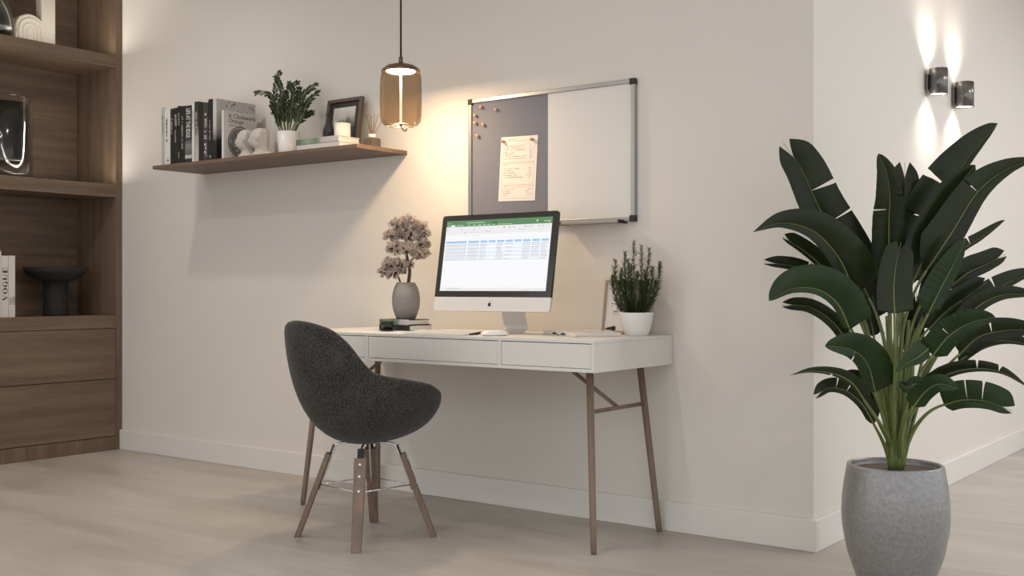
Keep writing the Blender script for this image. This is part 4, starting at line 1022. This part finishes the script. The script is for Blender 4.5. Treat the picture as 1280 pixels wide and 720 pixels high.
def leafmat(name, a, b_, rough):
    m, nt, b = newmat(name); N = nt.nodes; Lk = nt.links
    tc = N.new('ShaderNodeTexCoord'); no = N.new('ShaderNodeTexNoise'); no.inputs['Scale'].default_value = 9; no.inputs['Detail'].default_value = 4
    Lk.new(tc.outputs['Object'], no.inputs['Vector']); rp = N.new('ShaderNodeValToRGB'); e = rp.color_ramp.elements
    e[0].position = .35; e[0].color = rgb(a); e[1].position = .7; e[1].color = rgb(b_); Lk.new(no.outputs['Fac'], rp.inputs[0]); Lk.new(rp.outputs[0], b.inputs['Base Color'])
    b.inputs['Roughness'].default_value = rough; b.inputs['Specular IOR Level'].default_value = .22
    return m
LM = leafmat('banana_leaf_dark', (.011, .0165, .006), (.018, .0255, .008), .3)
LM2 = leafmat('banana_leaf_lit', (.013, .028, .008), (.020, .042, .010), .3)  # greener copy of the dark leaf, light on the lit leaves put into colour
RIB = plain('leaf_midrib', (.13, .15, .045), .5, var=.2)
STK = plain('leaf_stalk', (.13, .165, .045), .4, var=.5, scale=18)
base = Vector((0, 0, zr-.018))
def leaf(mid, hl, hr, d0, d1, tears=(), tip=2.6, mat=None, fold=.35, stalk=True, sb=None, twist=0, basew=.10):
    """mid = midrib in pixels from blade base to tip; hl/hr = half widths in px left/right of the direction of growth"""
    n = 40
    P3 = []
    for j, (x, y) in enumerate(mid):
        u = j/(len(mid)-1); P3.append(deep(x, y, PD+d0+(d1-d0)*u)-pp)
    C = smoothpts(P3, n); bm = B()
    view = -FW
    lob = tip >= 3.9; te = 8 if lob else tip; pw = .62 if tip >= 2.5 else 1.0
    def W(u): return min(1, (max(u, 0.0)/basew)**.55 if u < basew else 1)*(1-.3*max(0, u)**3) if lob else min(1, (max(u, 0.0)/basew)**.55 if u < basew else 1)*max(0.0, (1-max(0, u)**te))**pw
    T = [(C[min(i+1, n)]-C[max(i-1, 0)]).normalized() for i in range(n+1)]
    sides = []
    for i in range(n+1):
        s = T[i].cross(view).normalized()                 # to the right of growth as seen by the viewer
        nrm = s.cross(T[i]).normalized()
        if twist: s = (Matrix.Rotation(twist, 3, T[i]) @ s); nrm = (Matrix.Rotation(twist, 3, T[i]) @ nrm)
        sides.append((s, nrm))
    nv = 6
    for sg, hw in ((-1, hl), (1, hr)):
        cuts = sorted([tt for tt in tears if tt[0] == sg], key=lambda q: q[1])
        edges = [0]+[int(c[1]*n) for c in cuts]+[n]; gaps = [0]+[c[2] for c in cuts]+[0]
        for si in range(len(edges)-1):
            i0, i1 = edges[si], edges[si+1]; rows = []
            for i in range(i0, i1+1):
                row = []
                for v in range(nv+1):
                    f = v/nv; u = i/n
                    ii = float(i)
                    if i == i0 and si > 0: ii += gaps[si]*n*f*.3
                    if i == i1 and si < len(edges)-2: ii -= gaps[si+1]*n*f*.3
                    ii = min(max(ii, 0), n); a_ = int(ii); fr = ii-a_; b_ = min(a_+1, n)
                    c = C[a_].lerp(C[b_], fr); s, nm = sides[min(int(round(ii)), n)]
                    w = hw*k*W(ii/n)
                    if w < .0006: w = .0006
                    rip = .0007*math.sin(ii*1.9+sg)*f
                    if lob: t_ = max(0, (ii/n-.84)/.16); f0 = .38*t_**1.6; f1 = 1-.6*t_**2.2; f = f0+(f1-f0)*f
                    ang = fold*(1-.75*f)
                    row.append(bm.verts.new(c+s*sg*w*f*math.cos(ang)+nm*(-w*f*math.sin(fold)*(1-.62*f)*-1+rip)))
                rows.append(row)
            for r0, r1 in zip(rows, rows[1:]):
                for v in range(nv): bm.faces.new((r0[v], r0[v+1], r1[v+1], r1[v])).smooth = True
    # midrib ridge
    rr = [max(.0007, .0030*(1-i/n)) for i in range(n+1)]
    tube(bm, [C[i]+sides[i][1]*.001 for i in range(n+1)], rr, 6, mi=1)
    o = obj('leaf', bm, [mat or LM, RIB], big)
    if stalk:
        sb = Vector(sb) if sb else base+Vector((rnd.uniform(-.012, .012), rnd.uniform(-.012, .012), 0))
        t0 = T[0]; L_ = (C[0]-sb).length; c1 = C[0]-t0*L_*.35; c2 = sb+(Vector((0, 0, 1))*.75+(C[0]-sb).normalized()*.5).normalized()*L_*.35
        pts = []
        for i in range(21):
            u = i/20; pts.append(sb*(1-u)**3+c2*3*u*(1-u)**2+c1*3*u*u*(1-u)+C[0]*u**3)
        bm = B(); tube(bm, pts, [.0085-.0047*i/20 for i in range(21)], 8); obj('stalk', bm, STK, o)
    return o
rnd = random.Random(31)
#    midrib pixels (base -> tip)                                    left right  d0   d1   tears
leaf([(1086, 372), (1055, 312), (1023, 258), (1002, 212), (979, 179)], 25, 34, .10, .06, [(1, .60, .05), (1, .40, .02)], 4.5)
leaf([(1068, 368), (1050, 325), (1018, 290), (978, 279), (941, 290)], 15, 38, -.05, -.16, [], 1.7, LM, basew=.06)
leaf([(1046, 356), (1022, 328), (1000, 310), (978, 296)], 5, 15, .06, .02, [], 4.5)
leaf([(1046, 382), (1025, 352), (995, 334), (954, 328)], 6, 13, .12, .05, [(1, .55, .04), (1, .38, .03)], 4)
leaf([(1062, 412), (1047, 380), (1022, 362), (990, 361), (961, 376)], 7, 31, -.16, -.24, [], 3.5, LM2, basew=.05)
leaf([(1066, 440), (1043, 405), (1012, 384), (977, 381)], 8, 12, .05, .0, [], 4.5)
leaf([(1094, 490), (1084, 455), (1064, 437), (1031, 432)], 14, 28, -.10, -.22, [(-1, .6, .05)], 2.6, LM2, basew=.05)
leaf([(1080, 500), (1066, 480), (1045, 468), (1015, 464), (988, 469)], 4, 11, -.16, -.26, [(-1, .55, .05)], 2)
leaf([(1092, 530), (1078, 506), (1058, 489), (1036, 485), (1018, 497)], 6, 14, -.06, -.14, [(1, .5, .05), (1, .66, .04)], 4)
leaf([(1092, 512), (1084, 488), (1068, 474), (1050, 470)], 8, 16, .08, .10, [], 3)
leaf([(1111, 352), (1111, 310), (1111, 272), (1112, 245), (1108, 216), (1098, 192)], 23, 20, .02, -.08, [(-1, .48, .02), (1, .62, .03)], 2.5)
leaf([(1129, 360), (1131, 305), (1131, 250), (1131, 203)], 27, 22, .12, .14, [(1, .55, .03)], 5)
leaf([(1134, 352), (1152, 300), (1178, 244), (1210, 198), (1247, 154)], 42, 10, .08, .12, [(-1, .56, .06), (-1, .36, .02)], 2.6, basew=.15)
leaf([(1142, 350), (1163, 305), (1186, 250), (1219, 206)], 30, 22, -.04, -.06, [], 2.6)
leaf([(1158, 338), (1190, 290), (1222, 240), (1258, 212), (1302, 196)], 32, 17, -.08, -.12, [(-1, .50, .02)], 1.9, basew=.15)
leaf([(1176, 342), (1200, 314), (1226, 297), (1256, 275)], 11, 4, .06, .08, [(-1, .5, .05), (-1, .36, .03)], 2.8)
leaf([(1160, 392), (1177, 358), (1192, 330), (1206, 300)], 22, 11, -.13, -.15, [], 3, LM2)
leaf([(1186, 360), (1210, 341), (1232, 331), (1257, 318)], 20, 10, .05, .06, [], 4.5)
leaf([(1160, 412), (1184, 388), (1210, 370), (1234, 352)], 20, 12, .02, .02, [(1, .55, .02)], 4)
leaf([(1206, 396), (1232, 370), (1262, 352), (1295, 338)], 18, 8, .08, .12, [(-1, .48, .05), (-1, .25, .03)], 3)
leaf([(1196, 412), (1220, 385), (1252, 369), (1296, 368)], 16, 8, -.03, -.06, [], 2.6)
leaf([(1166, 444), (1186, 420), (1212, 404), (1244, 396)], 22, 14, -.15, -.22, [(-1, .36, .03), (-1, .58, .03)], 3, LM2)
leaf([(1200, 442), (1224, 421), (1258, 413), (1300, 412)], 20, 13, -.04, -.10, [(-1, .5, .06)], 3)
leaf([(1198, 452), (1228, 432), (1260, 426), (1300, 434)], 13, 5, .04, .02, [(-1, .3, .03), (-1, .5, .02)], 3)
leaf([(1152, 492), (1180, 470), (1214, 461), (1252, 465), (1288, 486)], 14, 5, -.02, -.10, [(-1, .55, .04), (-1, .74, .05)], 2.4)
leaf([(1180, 506), (1204, 500), (1234, 502), (1266, 514)], 25, 10, -.10, -.22, [(-1, .42, .03), (-1, .62, .05)], 4, LM2)
leaf([(1142, 508), (1156, 490), (1174, 480), (1198, 486)], 15, 11, -.18, -.26, [], 3, LM2)
leaf([(1160, 436), (1148, 446), (1134, 454), (1119, 466)], 9, 17, -.16, -.20, [], 2.2, LM2, stalk=False)
leaf([(1152, 482), (1144, 480), (1134, 484), (1124, 478)], 9, 10, -.12, -.14, [], 3, LM2, stalk=False)
leaf([(1118, 392), (1117, 360), (1120, 330), (1126, 303)], 21, 22, -.18, -.16, [], 6, LM, basew=.05)
leaf([(1092, 420), (1088, 400), (1082, 380), (1074, 362)], 12, 12, .14, .16, [], 4)
leaf([(1142, 450), (1142, 420), (1143, 395), (1146, 365)], 14, 14, .18, .20, [], 4)
leaf([(1098, 396), (1090, 370), (1082, 345), (1070, 318)], 14, 20, .16, .16, [], 3)
leaf([(1150, 410), (1158, 385), (1163, 360), (1166, 335)], 16, 14, .14, .16, [], 4)
# plain stalks whose blades are hidden in the crown
for x, y, d, bx, r0 in ((1104, 415, .02, 1115, .010), (1113, 385, -.10, 1117, .0115), (1122, 388, -.07, 1121, .0105), (1136, 400, .0, 1124, .010), (1108, 395, .05, 1116, .010), (1148, 410, -.05, 1126, .010),
        (1090, 440, .03, 1112, .008), (1098, 455, -.08, 1113, .008), (1160, 420, -.02, 1128, .009), (1130, 380, -.03, 1122, .009), (1168, 440, .03, 1129, .008), (1083, 405, .06, 1112, .008)):
    bm = B(); e = deep(x, y, PD+d)-pp; b0 = base+Vector(((bx-1119)*k*.7, d*.2, 0)); r0 *= .85
    tube(bm, smoothpts([b0, b0.lerp(e, .45)+Vector((0, 0, .02)), e], 14), [r0-(r0-.004)*i/14 for i in range(15)], 8)
    obj('stalk', bm, STK, big)

# ------------------------------------------------------------------ light
wd = bpy.data.worlds.new('room_daylight'); S.world = wd; wd.use_nodes = True
bg = wd.node_tree.nodes['Background']; bg.inputs['Color'].default_value = (.97, .985, 1.02, 1); bg.inputs['Strength'].default_value = 1.26
def downlight_or_fill(x, y, e, r=.05, col=(1, .94, .86), spread=150):
    ld = bpy.data.lights.new('downlight_or_fill', 'AREA'); ld.shape = 'DISK'; ld.size = r*2; ld.energy = e; ld.color = col; ld.spread = math.radians(spread)
    o = bpy.data.objects.new('downlight_or_fill', ld); COL.objects.link(o); o.location = (x, y, HT-.012)
for x, y, e in ((-4.55, -1.05, 7.2), (-4.55, -2.0, 6.6), (-2.3, -1.3, 3.9), (-2.3, -2.5, 6), (-.2, -2.6, 6)):
    downlight_or_fill(x, y, e)
for x, y, e in ((.5, -.6, 5), (.7, 1.6, 25), (.3, 3.2, 22)):  # added fill lamps, unseen, to brighten the corridor wall and floor
    downlight_or_fill(x, y, e, .12, (.98, .985, 1), 170)
ld = bpy.data.lights.new('pendant_bulb', 'AREA'); ld.shape = 'DISK'; ld.size = .11; ld.energy = 11; ld.color = (1, .86, .66); ld.spread = PI
lo = bpy.data.objects.new('pendant_bulb', ld); COL.objects.link(lo); lo.location = (P.x, P.y, 1.6+Z(90.6))

S.view_settings.view_transform = 'Standard'; S.view_settings.look = 'None'; S.view_settings.gamma = 1; S.view_settings.use_curve_mapping = False
S.view_settings.exposure = 0.0
